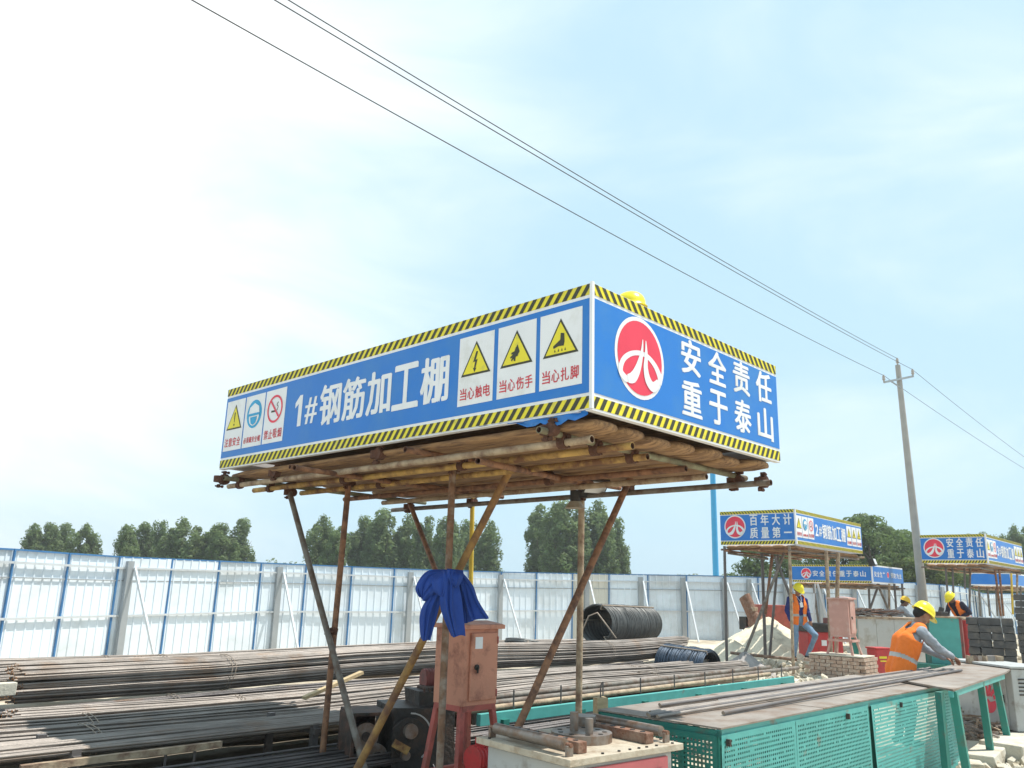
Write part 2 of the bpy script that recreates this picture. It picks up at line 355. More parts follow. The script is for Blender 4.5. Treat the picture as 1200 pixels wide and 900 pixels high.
pop = [(44, 615, 'leftmost poplar beyond the fence'), (62, 611, 'second poplar of the small far left clump'), (80, 613, 'third poplar of the small far left clump'), (103, 619, 'low rounded poplar at right end of far left clump'),
       (150, 620, 'first poplar of the clump behind the tall grey fence post'), (170, 616, 'second poplar of the left clump behind the grey fence post'), (190, 614, 'slim poplar at the dip of the left clump'), (213, 613, 'broad poplar in the middle of the left clump'), (233, 616, 'shaded poplar just left of the tall end poplar'), (258, 611, 'tall poplar near the right end of the left clump'), (286, 610, 'rightmost tall poplar of the left clump'),
       (380, 612, 'single poplar seen between the two left scaffold legs'), (398, 618, 'short poplar just left of the upright scaffold leg'), (430, 607, 'poplar right of the upright scaffold leg under the shed'), (452, 602, 'tall poplar behind the far deck corner'), (478, 604, 'poplar behind the brown raking strut'), (503, 608, 'poplar seen above the blue cloth, left side'), (524, 603, 'poplar directly behind the front scaffold leg'), (548, 607, 'poplar behind the yellow scaffold leg'), (574, 612, 'end poplar just right of the yellow scaffold leg'),
       (635, 592, 'left poplar of the tall clump by the thin back leg'), (657, 590, 'tallest poplar left of the thin back leg'), (679, 593, 'poplar directly behind the thin back leg'), (702, 595, 'poplar crossed by the leaning brown brace'), (724, 606, 'rightmost poplar of the tall clump, past the brace')]
for i, (px, py, lab) in enumerate(pop):
    tree(px, py, 82 + rt.uniform(-5, 5), POP[i % 4], PT, 10.9 * rt.uniform(.96, 1.05), rt.uniform(1.0, 1.3), lab, 'poplar tree', 'poplars beyond the white fence', rt.uniform(0, 6))
bro = [(885, 640, 60, 'low tree seen under the left of the middle shed'), (915, 636, 62, 'tree showing between the middle shed posts'), (950, 628, 66, 'tree directly behind the middle shed deck'), (985, 612, 60, 'tree behind the right end of the middle shed'),
       (1015, 600, 58, 'tallest loose crowned tree right of the middle shed'), (1040, 616, 60, 'tree just left of the concrete power pole'), (1062, 630, 62, 'tree behind the foot of the power pole'), (1088, 640, 62, 'bushy tree left part of the right blue shed'), (1110, 646, 64, 'bushy tree behind the legs of the right blue shed')]
for i, (px, py, Y, lab) in enumerate(bro):
    tree(px, py, Y, BRO[(0, 1, 2, 0, 1, 2, 0, 1, 2)[i]], BT, 10.2, 1.1, lab, 'tree', 'leafy trees behind the sheds', rt.uniform(0, 6))
for i, (px, py, lab) in enumerate([(1078, 655, 'pale green bush low behind the power pole'), (1098, 660, 'pale green bush left of the right shed legs'), (1020, 660, 'pale green bush behind the small far shed')]):
    tree(px, py, 56, BRO[3], BT, 10.2, 1.5, lab, 'bush', 'pale bushes behind the fence', rt.uniform(0, 6))
for i, (px, py, lab) in enumerate([(1136, 624, 'thin poplar above the left of the right shed sign'), (1152, 620, 'thin poplar above the corner of the right shed sign'), (1172, 622, 'dark conical tree above the right shed sign'), (1186, 614, 'tall slim poplar near the right picture edge'), (1203, 616, 'poplar cut off by the right picture edge')]):
    tree(px, py, 80, POP[i % 4], PT, 11.6, .8, lab, 'poplar tree', 'thin poplars above the right shed', rt.uniform(0, 6))
def far_wood(name, x0, x1, ptop, Y, label, n):
    a, b = at(x0, ptop, Y), at(x1, ptop, Y); cls = []; r = random.Random(int(abs(x0)))
    for i in range(n):
        q = a.lerp(b, i / (n - 1)); h = (q.z) * r.uniform(.6, 1.0)
        cls.append(((q.x, q.y, h * .5), (h * .45, h * .4, h * .5)))
    me = leaf_cloud('far_wood', cls, n * 260, Y * .0022, 'leaf_poplar', int(abs(x0))); o = bpy.data.objects.new(name, me); COL.objects.link(o)
    tag(o, label, 'far woodland', kind='stuff')
far_wood('tree_line', -60, 370, 655, 190, 'low distant tree line between and behind the left poplar clumps', 60)
far_wood('tree_line', 560, 960, 671, 260, 'faint low tree line on the horizon right of the tall poplars', 70)
far_wood('tree_line', 1000, 1300, 686, 130, 'low green growth just above the fence at far right', 60)

# ------------------------------------------------------------------ fence
fp = [(-330, 12.2, 2.25), (-150, 13.2, 2.25), (0, 15, 2.27), (133, 18, 2.25), (330, 22.5, 2.30), (500, 25.5, 2.31), (600, 28, 2.36), (700, 29.5, 2.42), (830, 30, 2.49), (900, 30.7, 2.50), (1065, 32.5, 2.51), (1118, 34, 2.44), (1142, 43, 2.28), (1190, 46, 2.38), (1240, 47, 2.36)]
fpts = []
for px, Y, zt in fp:
    p = at(px, 600, Y); fpts.append(Vector((p.x, p.y, zt - 2.25)))
# resample at 1 m
path = [fpts[0]]; 
for i in range(len(fpts) - 1):
    a, b = fpts[i], fpts[i + 1]; L = (b - a).length; n = max(1, int(round(L / .5)))
    for j in range(1, n + 1): path.append(a.lerp(b, j / n))
for _ in range(2):
    path = [path[0]] + [(path[i - 1] + path[i] * 2 + path[i + 1]) / 4 for i in range(1, len(path) - 1)] + [path[-1]]
def resample(pts, step):
    res = [pts[0]]; acc = 0
    for i in range(len(pts) - 1):
        a, b = pts[i], pts[i + 1]; L = (b - a).length; t = step - acc
        while t <= L: res.append(a.lerp(b, t / L)); t += step
        acc = (acc + L) % step
    return res
st = resample(path, 1.42)
fence = thing('hoarding_fence', 'long curving white corrugated sheet fence with blue seams, grey posts and rails', 'fence', st[0])
def strip_mesh():
    mb = MB(); xs = []; x = 0.0
    nr = 6
    prof = [(0, .0)]
    for i in range(nr):
        c = (i + .5) / nr
        prof += [(c - .020, 0), (c - .009, .018), (c + .009, .018), (c + .020, 0)]
    prof.append((1, 0))
    vs = [(x, -y, 0) for x, y in prof] + [(x, -y, 2.22) for x, y in prof]; n = len(prof)
    mb.add(vs, [(i, i + 1, i + 1 + n, i + n) for i in range(n - 1)], 'fence_sheet')
    vs = [(x, -y + .006, 0) for x, y in prof] + [(x, -y + .006, 2.22) for x, y in prof]
    mb.add(vs, [(i, i + n, i + 1 + n, i + 1) for i in range(n - 1)], 'fence_sheet')
    return mb
o = strip_mesh().build('sheet_panel'); ME_SHEET = o.data; bpy.data.objects.remove(o)
ME_CREAM = ME_SHEET.copy(); ME_CREAM.materials[0] = M['fence_cream']
def mesh_of(mb, nm): o = mb.build(nm); me = o.data; bpy.data.objects.remove(o); return me
ME_SEAM = mesh_of(MB().box((0, -.03, 1.115), (.034, .035, 2.25), 'fence_blue'), 'seam')
ME_RAIL = mesh_of(MB().box((.5, -.055, 0), (1.0, .045, .042), 'fence_light'), 'rail')
ME_RIM = mesh_of(MB().box((.5, -.012, 0), (1.0, .04, .032), 'fence_blue'), 'rim')
ME_LAP = mesh_of(MB().box((.5, -.022, 0), (1.0, .022, .022), 'fence_grey'), 'lap')
ME_POST = mesh_of(MB().box((0, -.13, 1.04), (.16, .09, 2.2), 'fence_grey'), 'post')
mbb = MB(); mbb.beam((.06, -.2, 2.0), (.1, -1.25, -.05), .05, .05, 'fence_light'); ME_BRACE = mesh_of(mbb, 'brace')
# posts by pixel column
def station(px):
    best = min(range(len(path) - 1), key=lambda i: abs(px_of(path[i]) - px)); return best
def px_of(p):
    q = Vector(p) - Vector((0, 0, EYE)); fw = q.dot(_fw); return 600 + q.dot(_right) / fw * F

def flink(nm, me, loc, rz, sx=1, shear=0):
    o = bpy.data.objects.new(nm, me); COL.objects.link(o); o.parent = fence; o.location = loc - st[0]; o.rotation_euler = (0, -shear, rz); o.scale.x = sx; return o
cream = set()
for i_ in range(len(st) - 1):
    m_ = px_of((st[i_] + st[i_ + 1]) / 2)
    if 386 < m_ < 422 or 682 < m_ < 706: cream.add(i_)
# post stations matched to the photograph: every third to fourth panel
for i in range(len(st) - 1):
    a, b = st[i], st[i + 1]; d = b - a; rz = math.atan2(d.y, d.x); L = d.length; sh = math.atan2(d.z, math.hypot(d.x, d.y))
    o = flink('sheet_panel', ME_CREAM if i in cream else ME_SHEET, a, rz + random.uniform(-.012, .012), L * .998, sh + random.uniform(-.003, .003)); o.rotation_euler.x = random.uniform(-.012, .012)
    if i in cream: o['label'] = 'cream coloured sheet panel'
    flink('seam_strip', ME_SEAM, a, rz)
    for z in (.98, 1.99): flink('rail', ME_RAIL, a + Vector((0, 0, z)), rz, L, sh)
    flink('lap_joint', ME_LAP, a + Vector((0, 0, 1.72)), rz, L, sh)
    flink('top_rim', ME_RIM, a + Vector((0, 0, 2.225)), rz, L, sh)
for px in (-70, 131, 326, 468, 588, 682, 757, 806, 848, 884, 922, 960, 1000, 1035, 1072, 1105, 1150, 1175):
    i = station(px); a, b = path[i], path[i + 1]; rz = math.atan2((b - a).y, (b - a).x)
    q_ = flink('post', ME_POST, a, rz); q_.rotation_euler.y = random.uniform(-.012, .012); flink('brace', ME_BRACE, a, rz)
#NEXT1
# ------------------------------------------------------------------ sign drawing
_txt = {}
def text_geo(body, bold=.012):
    if (body, bold) in _txt: return _txt[(body, bold)]
    c = bpy.data.curves.new('lettering', 'FONT'); c.body = body; c.offset = bold; c.resolution_u = 2; c.size = 1
    o = bpy.data.objects.new('lettering', c); COL.objects.link(o)
    dg = bpy.context.evaluated_depsgraph_get(); me = bpy.data.meshes.new_from_object(o.evaluated_get(dg))
    vs = np.array([v.co[:] for v in me.vertices]); fs = [tuple(p.vertices) for p in me.polygons]
    bpy.data.objects.remove(o); bpy.data.curves.remove(c)
    mn, mx_ = vs.min(0), vs.max(0); vs = (vs - mn) / np.maximum(mx_ - mn, 1e-6)
    _txt[(body, bold)] = (vs, fs); return vs, fs
class Face:
    """flat print on an upright face: s runs along, t runs up, layers a little proud of each other"""
    def __init__(s, org, ex, dz=.0016): s.o = Vector(org); s.ex = Vector(ex).normalized(); s.n = s.ex.cross(Vector((0, 0, 1))); s.dz = dz
    def P(s, x, y, l=0): return s.o + s.ex * x + Vector((0, 0, y)) + s.n * (l * s.dz)
    def poly(s, mb, pts, k, l):
        tri = geometry.tessellate_polygon([[Vector((x, y, 0)) for x, y in pts]])
        vs = [s.P(x, y, l) for x, y in pts]; area = sum(pts[i - 1][0] * pts[i][1] - pts[i][0] * pts[i - 1][1] for i in range(len(pts)))
        fs = []
        for t in tri:
            a, b, c = [vs[i] for i in t]
            fs.append(t if (b - a).cross(c - a).dot(s.n) > 0 else t[::-1])
        mb.add(vs, fs, k)
    def rect(s, mb, x0, y0, x1, y1, k, l): mb.add([s.P(x0, y0, l), s.P(x1, y0, l), s.P(x1, y1, l), s.P(x0, y1, l)], [(0, 1, 2, 3)], k)
    def disc(s, mb, cx, cy, r, k, l, ry=None, n=40): s.poly(mb, [(cx + r * math.cos(2 * PI * i / n), cy + (ry or r) * math.sin(2 * PI * i / n)) for i in range(n)], k, l)
    def ring(s, mb, cx, cy, r0, r1, k, l, n=40):
        vs = []
        for i in range(n):
            a = 2 * PI * i / n; vs += [s.P(cx + r0 * math.cos(a), cy + r0 * math.sin(a), l), s.P(cx + r1 * math.cos(a), cy + r1 * math.sin(a), l)]
        mb.add(vs, [(2 * i, 2 * i + 1, (2 * i + 3) % (2 * n), (2 * i + 2) % (2 * n)) for i in range(n)], k)
    def stroke(s, mb, pts, wd, k, l):
        P = [Vector((x, y)) for x, y in pts]; wd = wd if hasattr(wd, '__len__') else [wd] * len(P)
        # smooth
        Q, Wd = [], []
        for i in range(len(P) - 1):
            p0, p1, p2, p3 = P[max(i - 1, 0)], P[i], P[i + 1], P[min(i + 2, len(P) - 1)]
            for j in range(6):
                t = j / 6; Q.append(.5 * ((2 * p1) + (p2 - p0) * t + (2 * p0 - 5 * p1 + 4 * p2 - p3) * t * t + (3 * p1 - p0 - 3 * p2 + p3) * t ** 3)); Wd.append(wd[i] * (1 - t) + wd[i + 1] * t)
        Q.append(P[-1]); Wd.append(wd[-1]); vs = []
        for i, q in enumerate(Q):
            d = (Q[min(i + 1, len(Q) - 1)] - Q[max(i - 1, 0)]).normalized(); nn = Vector((-d.y, d.x)) * Wd[i] / 2
            vs += [s.P(q.x - nn.x, q.y - nn.y, l), s.P(q.x + nn.x, q.y + nn.y, l)]
        mb.add(vs, [(2 * i, 2 * i + 2, 2 * i + 3, 2 * i + 1) for i in range(len(Q) - 1)], k)
    def text(s, mb, body, x0, y0, x1, y1, k, l, bold=.02):
        vs, fs = text_geo(body, bold); mb.add([s.P(x0 + v[0] * (x1 - x0), y0 + v[1] * (y1 - y0), l) for v in vs], fs, k)
ASP = {'一': .16}
def chars(fc, mb, body, x0, x1, y0, y1, k, l, cw, bold=.035):
    n = len(body)
    for i, ch in enumerate(body):
        c = x0 + cw / 2 + (x1 - x0 - cw) * i / max(1, n - 1); h = y1 - y0; a = ASP.get(ch)
        yy = (y0 + h * .42, y0 + h * .55) if a else (y0, y1)
        d = bold * cw * .75
        for q, (ox, oy) in enumerate(((-d, -d * .4), (d, -d * .4), (0, d * .4)) if not a else ((0, 0),)): fc.text(mb, ch, c - cw / 2 + ox + d, yy[0] + oy, c + cw / 2 + ox - d, yy[1] + oy, k, l + .25 * q, .006)
def logo(fc, mb, cx, cy, r, l=2, rx=None):
    fc.disc(mb, cx, cy, r, 'sign_white', l); fc.disc(mb, cx, cy, r * .90, 'sign_red', l + 1)
    q = lambda pts: [(cx + x * r * .92, cy + y * r * .92) for x, y in pts]; g = lambda ws: [v * r for v in ws]
    fc.stroke(mb, q([(-.42, -.66), (-.66, -.66), (-.86, -.50), (-.72, -.18), (-.32, .06), (.20, .13), (.62, -.04), (.87, -.34), (.84, -.52)]), g([.12, .17, .17, .14, .12, .12, .15, .20, .16]), 'sign_white', l + 2)
    fc.stroke(mb, q([(.10, .52), (.07, .24), (-.02, -.06), (-.16, -.36), (-.34, -.58), (-.56, -.66)]), g([.02, .09, .16, .23, .27, .20]), 'sign_white', l + 3)
    fc.stroke(mb, q([(.24, .52), (.25, .14), (.22, -.22), (.32, -.52), (.54, -.66), (.80, -.50)]), g([.02, .12, .18, .24, .25, .20]), 'sign_white', l + 3)
    fc.stroke(mb, q([(.165, .44), (.155, .20)]), g([.015, .03]), 'sign_red', l + 4)
def stripes(fc, mb, W_, y0, y1, step, l, lean):
    fc.rect(mb, 0, y0, W_, y1, 'sign_yellow', l); n = int(W_ / step) + 2; h = (y1 - y0) * lean
    for i in range(-1, n):
        a = i * step; b = a + step * .5; q = [(a, y0), (b, y0), (b + h, y1), (a + h, y1)]
        q = [(min(max(x, .0), W_), y) for x, y in q]
        if q[1][0] - q[0][0] > .002 or q[2][0] - q[3][0] > .002: fc.poly(mb, q, 'sign_black', l + 1)
def placard(fc, name_parent, x0, y0, x1, y1, kind, text, l0=2, label=None):
    mb = MB(); wd, h = x1 - x0, y1 - y0; cx = (x0 + x1) / 2
    fc.rect(mb, x0, y0, x1, y1, 'sign_white', l0); 
    cy = y0 + h * .60; s_ = wd * .42
    if kind in 'elec hand foot warn':
        T = lambda k: [(cx - s_ * k, cy - s_ * .62 * k - (k - 1) * 0), (cx + s_ * k, cy - s_ * .62 * k), (cx, cy + s_ * 1.05 * k)]
        fc.poly(mb, T(1), 'sign_black', l0 + 1); fc.poly(mb, T(.84), 'sign_yellow', l0 + 2)
    u = lambda pts, k=1: [(cx + x * s_ * k, cy + y * s_ * k) for x, y in pts]
    if kind == 'elec': fc.poly(mb, u([(.02, .52), (-.17, .0), (-.03, .03), (-.10, -.30), (-.17, -.27), (-.06, -.50), (.07, -.30), (.0, -.31), (.13, .12), (.0, .1), (.14, .50)]), 'sign_black', l0 + 3)
    if kind == 'warn': fc.poly(mb, u([(-.07, .5), (.07, .5), (.035, -.15), (-.035, -.15)]), 'sign_black', l0 + 3); fc.disc(mb, cx, cy - s_ * .32, s_ * .075, 'sign_black', l0 + 3, n=12)
    if kind == 'hand': fc.poly(mb, u([(.08, .35), (.22, .0), (.12, -.12), (.10, -.2), (-.02, -.22), (-.04, -.42), (-.13, -.40), (-.15, -.30), (-.26, -.40), (-.31, -.33), (-.22, -.22), (-.34, -.26), (-.36, -.18), (-.2, -.08), (-.32, -.06), (-.28, .02), (-.1, .06), (-.04, .2)]), 'sign_black', l0 + 3)
    if kind == 'foot':
        fc.poly(mb, u([(.02, .38), (.22, .34), (.24, -.05), (.2, -.22), (-.1, -.2), (-.38, -.28), (-.4, -.16), (-.2, -.04), (.0, .08)]), 'sign_black', l0 + 3)
        for q in (-.3, -.1, .1, .28): fc.poly(mb, u([(q - .04, -.44), (q + .04, -.44), (q, -.3)]), 'sign_black', l0 + 3)
    if kind == 'helmet':
        fc.disc(mb, cx, cy + s_ * .1, s_ * .92, 'sign_cyan', l0 + 1, n=28); fc.disc(mb, cx, cy - s_ * .05, s_ * .62, 'sign_white', l0 + 2, n=24)
        fc.poly(mb, u([(-.68, .12), (.68, .12), (.55, .55), (.0, .80), (-.55, .55)]), 'sign_white', l0 + 3); fc.rect(mb, cx - s_ * .62, cy - s_ * .02, cx + s_ * .62, cy + s_ * .14, 'sign_cyan', l0 + 4)
        fc.poly(mb, u([(-.42, -.1), (.42, -.1), (.3, -.5), (0, -.62), (-.3, -.5)]), 'sign_cyan', l0 + 4)
    if kind == 'smoke':
        fc.ring(mb, cx, cy + s_ * .1, s_ * .74, s_ * .88, 'sign_red', l0 + 2, n=28)
        fc.rect(mb, cx - s_ * .42, cy - s_ * .1, cx + s_ * .2, cy + s_ * .02, 'sign_black', l0 + 1); fc.stroke(mb, u([(.25, 0), (.35, .2), (.2, .35), (.35, .5)]), s_ * .06, 'sign_black', l0 + 1)
        fc.stroke(mb, u([(-.5, .62), (.5, -.42)]), s_ * .13, 'sign_red', l0 + 3)
    n = len(text); cw = wd * .84 / n * .92
    chars(fc, mb, text, x0 + wd * .07, x1 - wd * .07, y0 + h * .08, y0 + h * .08 + min(cw * 1.25, h * .2), 'sign_text_red', l0 + 1, cw, .02)
    o = mb.build('warning_placard', name_parent)
    if label: o['label'] = label
SIGNS_L = [('warn', '注意安全', 'placard with exclamation triangle'), ('helmet', '必须戴安全帽', 'placard with blue round helmet symbol'), ('smoke', '禁止吸烟', 'placard with red no smoking ring')]
SIGNS_R = [('elec', '当心触电', 'placard with lightning triangle'), ('hand', '当心伤手', 'placard with hand triangle'), ('foot', '当心扎脚', 'placard with foot triangle')]
def sign_long(parent, org, ex, L, Hh, title, dz=.0016):
    fc = Face(org, ex, dz); mb = MB(); e = Vector(ex); n = fc.n
    c = Vector(org) + e * L / 2 + Vector((0, 0, Hh / 2)) - n * .016
    R = Matrix((e, -n, Vector((0, 0, 1)))).transposed()
    mb.box(c, (L, .03, Hh), 'sign_white', R); fc.rect(mb, .012, .014, L - .012, Hh - .012, 'sign_white', .3)
    fc.rect(mb, .0, .105 * Hh / .827, L, Hh - .10 * Hh / .827, 'sign_blue', 1)
    o = mb.build('sign_board', parent); k = Hh / .827
    tp = MB(); stripes(fc, tp, L, .006 * k, .083 * k, .078, 1, .75); tp.build('hazard_stripe', o); tp = MB(); stripes(fc, tp, L, Hh - .078 * k, Hh - .004, .078, 1, .75); tp.build('hazard_stripe', o)
    f = L / 4.774
    tm = MB(); a, b = 1.34 * f, 3.44 * f; chw = .325 * f
    if title[0] == '1': fc.poly(tm, [(a + .055 * f, .275 * k), (a + .115 * f, .275 * k), (a + .115 * f, .565 * k), (a + .07 * f, .565 * k), (a + .0 * f, .50 * k), (a + .0 * f, .45 * k), (a + .055 * f, .485 * k)], 'sign_white', 2)
    else: fc.text(tm, title[0], a - .08 * f, .27 * k, a + .125 * f, .565 * k, 'sign_white', 2, .02)
    for q in range(3): fc.text(tm, '#', a + (.17 + .008 * q) * f, .28 * k, a + (.35 + .008 * q) * f, .52 * k, 'sign_white', 2 + .25 * q, .0)
    chars(fc, tm, title[2:], a + .40 * f, b, .24 * k, .60 * k, 'sign_white', 2, chw); tm.build('lettering', o)
    for i, (x0, sg) in enumerate(zip((.03, .415, .80, 3.545, 3.945, 4.34), SIGNS_L + SIGNS_R)): placard(fc, o, x0 * f, .17 * k, (x0 + (.365 if i < 3 else .36)) * f, .685 * k, sg[0], sg[1], label=sg[2])
    return o
def sign_short(parent, org, ex, L, Hh, rows, dz=.0016, oneline=None, lrx=1):
    fc = Face(org, ex, dz); mb = MB(); e = Vector(ex); n = fc.n
    c = Vector(org) + e * L / 2 + Vector((0, 0, Hh / 2)) - n * .016
    R = Matrix((e, -n, Vector((0, 0, 1)))).transposed(); k = Hh / .827; f = L / 2.522
    mb.box(c, (L, .03, Hh), 'sign_white', R); fc.rect(mb, 0, .105 * k, L, Hh - .10 * k, 'sign_blue', 1)
    o = mb.build('sign_board', parent)
    tp = MB(); stripes(fc, tp, L, .006 * k, .083 * k, .078, 1, .6); tp.build('hazard_stripe', o); tp = MB(); stripes(fc, tp, L, Hh - .078 * k, Hh - .004, .078, 1, -.75); tp.build('hazard_stripe', o)
    lg = MB()
    if oneline: logo(fc, lg, .42 * k / .6, Hh / 2, .31 * Hh)
    else: logo(fc, lg, .52 * f, .44 * k, .285 * k)
    lg.build('logo', o); tm = MB()
    if oneline:
        chars(fc, tm, oneline, L * .27, L * .93, Hh * .34, Hh * .66, 'sign_white', 2, L * .068)
    else:
        chars(fc, tm, rows[0], 1.03 * f, 2.42 * f, .46 * k, .72 * k, 'sign_white', 2, .27 * f); tm.build('lettering', o); tm = MB(); chars(fc, tm, rows[1], 1.03 * f, 2.42 * f, .15 * k, .41 * k, 'sign_white', 2, .27 * f)
    tm.build('lettering', o); return o
def coupler(parent, p, d1, d2, big=1.0):
    mb = MB(); p = Vector(p); d1, d2 = Vector(d1).normalized(), Vector(d2).normalized(); r = .034 * big
    nrm = d1.cross(d2).normalized() if d1.cross(d2).length > .05 else frame_of(d1)[0]
    mb.cyl(p - d1 * .03 + nrm * .026, p + d1 * .03 + nrm * .026, r, 'coupler_rust', n=10); mb.cyl(p - d2 * .03 - nrm * .026, p + d2 * .03 - nrm * .026, r, 'coupler_rust', n=10)
    s1 = nrm.cross(d1).normalized()
    for q, sgn in ((.026, 1), (-.026, -1)):
        a = p + nrm * q + s1 * .045 * big * sgn
        mb.cyl(a - nrm * .035, a + nrm * .045, .009, 'coupler_rust', n=6); mb.cyl(a + nrm * .03, a + nrm * .048, .015, 'coupler_rust', n=6); mb.beam(a - s1 * .02 * sgn, a + s1 * .014 * sgn, .04, .02, 'coupler_rust')
    return mb.build('coupler', parent)
def pipe(parent, p0, p1, k, r=.024, name='scaffold_pipe', bend=0, hollow=True, label=None):
    p0, p1 = Vector(p0), Vector(p1); mb = MB(); d = p1 - p0; x, y, _ = frame_of(d)
    if bend: mb.tube([p0 + d * t + y * bend * math.sin(PI * t) for t in (0, .2, .4, .6, .8, 1)], r, k, 12)
    else: mb.cyl(p0, p1, r, k, n=12, hollow=.82 if hollow else 0, kin='coupler_rust')
    o = mb.build(name, parent)
    if label: o['label'] = label
    return o
def boards(parent, x0, x1, y0, y1, z, n, along_y=True, gap=.012):
    wd = (x1 - x0) / n
    for i in range(n):
        c = x0 + wd * (i + .5); mb = MB(); hw = wd / 2 - gap; prof = []
        sag = random.uniform(-.012, .012); ext = random.uniform(-.04, .05)
        secs = [(y0 - ext, .35, .35), (y0 - ext + .03, .85, .8), (y0 + .12, 1, 1.15), (y0 + .5, 1, .8), ((y0 + y1) / 2, 1, .7), (y1 - .3, 1, .9), (y1 + random.uniform(0, .05), .7, .7)]
        vs = []; m_ = 10
        for (yy, kx, kz) in secs:
            for j in range(m_):
                a = 2 * PI * j / m_; xx = c + math.copysign(abs(math.cos(a)) ** .6, math.cos(a)) * hw * kx; zz = z + sag + math.copysign(abs(math.sin(a)) ** .7, math.sin(a)) * .036 * kz
                vs.append((xx, yy, zz) if along_y else (yy, xx, zz))
        fs = [(q * m_ + j, q * m_ + (j + 1) % m_, (q + 1) * m_ + (j + 1) % m_, (q + 1) * m_ + j) for q in range(len(secs) - 1) for j in range(m_)]
        fs += [tuple(range(m_))[::-1], tuple(range((len(secs) - 1) * m_, len(secs) * m_))]
        if not along_y: fs = [f[::-1] for f in fs]
        mb.add(vs, fs, 'bamboo', True); mb.build('scaffold_board', parent)

# ------------------------------------------------------------------ main shed
C0 = Vector((.465 * 1.06, 4.603 * 1.06, 0)); LA, LB, HS, ZB = 4.774, 2.522, .827, 2.89
def worldxy(px, py, Y): return at(px, py, Y)
shed = thing('processing_shed', 'large nearest blue sign shed number one on rusty scaffold legs', 'work shed', C0, ROT)
Minv = (Matrix.Translation(C0) @ Matrix.Rotation(ROT, 4, 'Z')).inverted()
def loc(px, py, z=None, Y=None): return Minv @ (az(px, py, z) if z is not None else at(px, py, Y))
sign_long(shed, (0, LA, ZB), (0, -1, 0), LA, HS, '1#钢筋加工棚')
sign_short(shed, (0, 0, ZB), (1, 0, 0), LB, HS, ('安全责任', '重于泰山'))
# back boards of the sign box, corner strip and plain roof sheet
MB().box((LB - .02, LA / 2, ZB + HS / 2), (.03, LA - .1, HS - .01), 'sign_white').build('back_panel', shed)
MB().box((LB / 2, LA - .02, ZB + HS / 2), (LB - .1, .03, HS - .012), 'sign_white').build('back_panel', shed)
MB().box((LB / 2, LA / 2, ZB + .12), (LB - .1, LA - .1, .02), 'bamboo').build('roof_sheet', shed)
MB().box((-.006, -.006, ZB + HS / 2), (.022, .022, HS + .004), 'sign_white').build('corner_trim', shed)
MB().box((LB / 2, .02, ZB - .006), (LB, .05, .006), 'sign_white').build('bottom_trim', shed); MB().box((.02, LA / 2 + .05, ZB - .006), (.05, LA - .1, .006), 'sign_white').build('bottom_trim', shed)
boards(shed, .06, LB - .02, .08, LA - .08, ZB - .05, 7)
zl, zs = 2.735, 2.785      # long pipes hang under short ones
for y, k in ((.36, 'green_pipe'), (1.7, 'brown_pipe'), (3.3, 'brown_pipe'), (4.62, 'green_pipe')):
    pipe(shed, (-.08 if y < 4 else -.02, y, zs), (LB + .08, y, zs), k)
longs = [(.16, .12, 4.85, 'tan_pipe'), (.50, .05, 4.95, 'yellow_pipe'), (.92, .22, 4.70, 'yellow_pipe'), (1.55, .3, 4.8, 'brown_pipe'), (2.02, .4, 4.7, 'tan_pipe')]
for x, y0, y1, k in longs: pipe(shed, (x, y0, zl), (x, y1, zl), k, r=.026)
zi = 2.69
pipe(shed, (2.30, -.02, zi), (2.36, 4.95, zi), 'grey_pipe', r=.025)
for (x, y) in ((.16, .36), (.50, .36), (.92, .36), (.16, 4.62), (.5, 4.62), (.5, 1.7), (.5, 3.3), (.92, 3.3), (1.55, 1.7)):
    coupler(shed, (x, y, (zl + zs) / 2), (1, 0, 0), (0, 1, 0), 1.15)
coupler(shed, (2.42, .12, 2.72), (0, 1, 0), (0, 0, 1), 1.5); coupler(shed, (2.42, .36, 2.74), (1, 0, 0), (0, 0, 1), 1.5); coupler(shed, (-.0, 4.70, 2.78), (0, 1, 0), (0, 0, 1), 1.6); coupler(shed, (.02, .36, 2.80), (1, 0, 0), (0, 0, 1), 1.3)
coupler(shed, (.12, 3.9, 2.80), (1, 0, 0), (0, 0, 1), 1.3); coupler(shed, (.08, 2.25, 2.82), (1, 0, 0), (0, 0, 1), 1.4)
# legs: columns and raking struts
def leg(pt, pb, k, r=.025, **kw): return pipe(shed, pt, pb, k, r, name='leg', **kw)
Bt, Bb = loc(409, 562, Y=8.1), loc(377, 905, Y=8.05); leg(Bt, Minv @ at(374, 925, 8.0), 'brown_pipe', r=.029, label='upright left leg')
Ct = loc(531, 543, Y=6.95); leg(Ct, Minv @ at(513, 946, 6.83), 'rust_pipe', r=.030, label='upright front leg behind the blue cloth')
Et = loc(554, 572, Y=9.25); leg(Et, Minv @ at(548, 872, 9.3), 'bright_yellow_pipe', r=.026, label='yellow painted back leg')
Gt = loc(682, 556, Y=7.95); leg(Gt, Minv @ at(677, 912, 7.95), 'tan_pipe', r=.031, label='pale back leg')
At = loc(338, 572, Y=8.65); leg(At, loc(431, 915, Y=7.45), 'grey_pipe', r=.029, label='long raking strut crossing the left leg')
Dt = loc(603, 540, Y=6.9); leg(Dt, loc(415, 908, Y=7.2), 'ochre_pipe', r=.033, label='orange brown raking strut crossing under the cloth')
Ft = loc(479, 587, Y=9.6); leg(Ft, loc(520, 693, Y=8.3), 'brown_pipe', r=.027, label='short raking strut going down to the cloth')
Ht = loc(742, 553, Y=7.55); leg(Ht, loc(600, 868, Y=6.55), 'brown_pipe', r=.031, label='red brown raking strut leaning over the bender')
coupler(shed, loc(388, 740, Y=8.05), (0, 0, 1), (.3, .2, 1), 1.15); coupler(shed, loc(736, 570, Y=7.55), (0, 1, 0), (.5, 0, 1), 1.2)
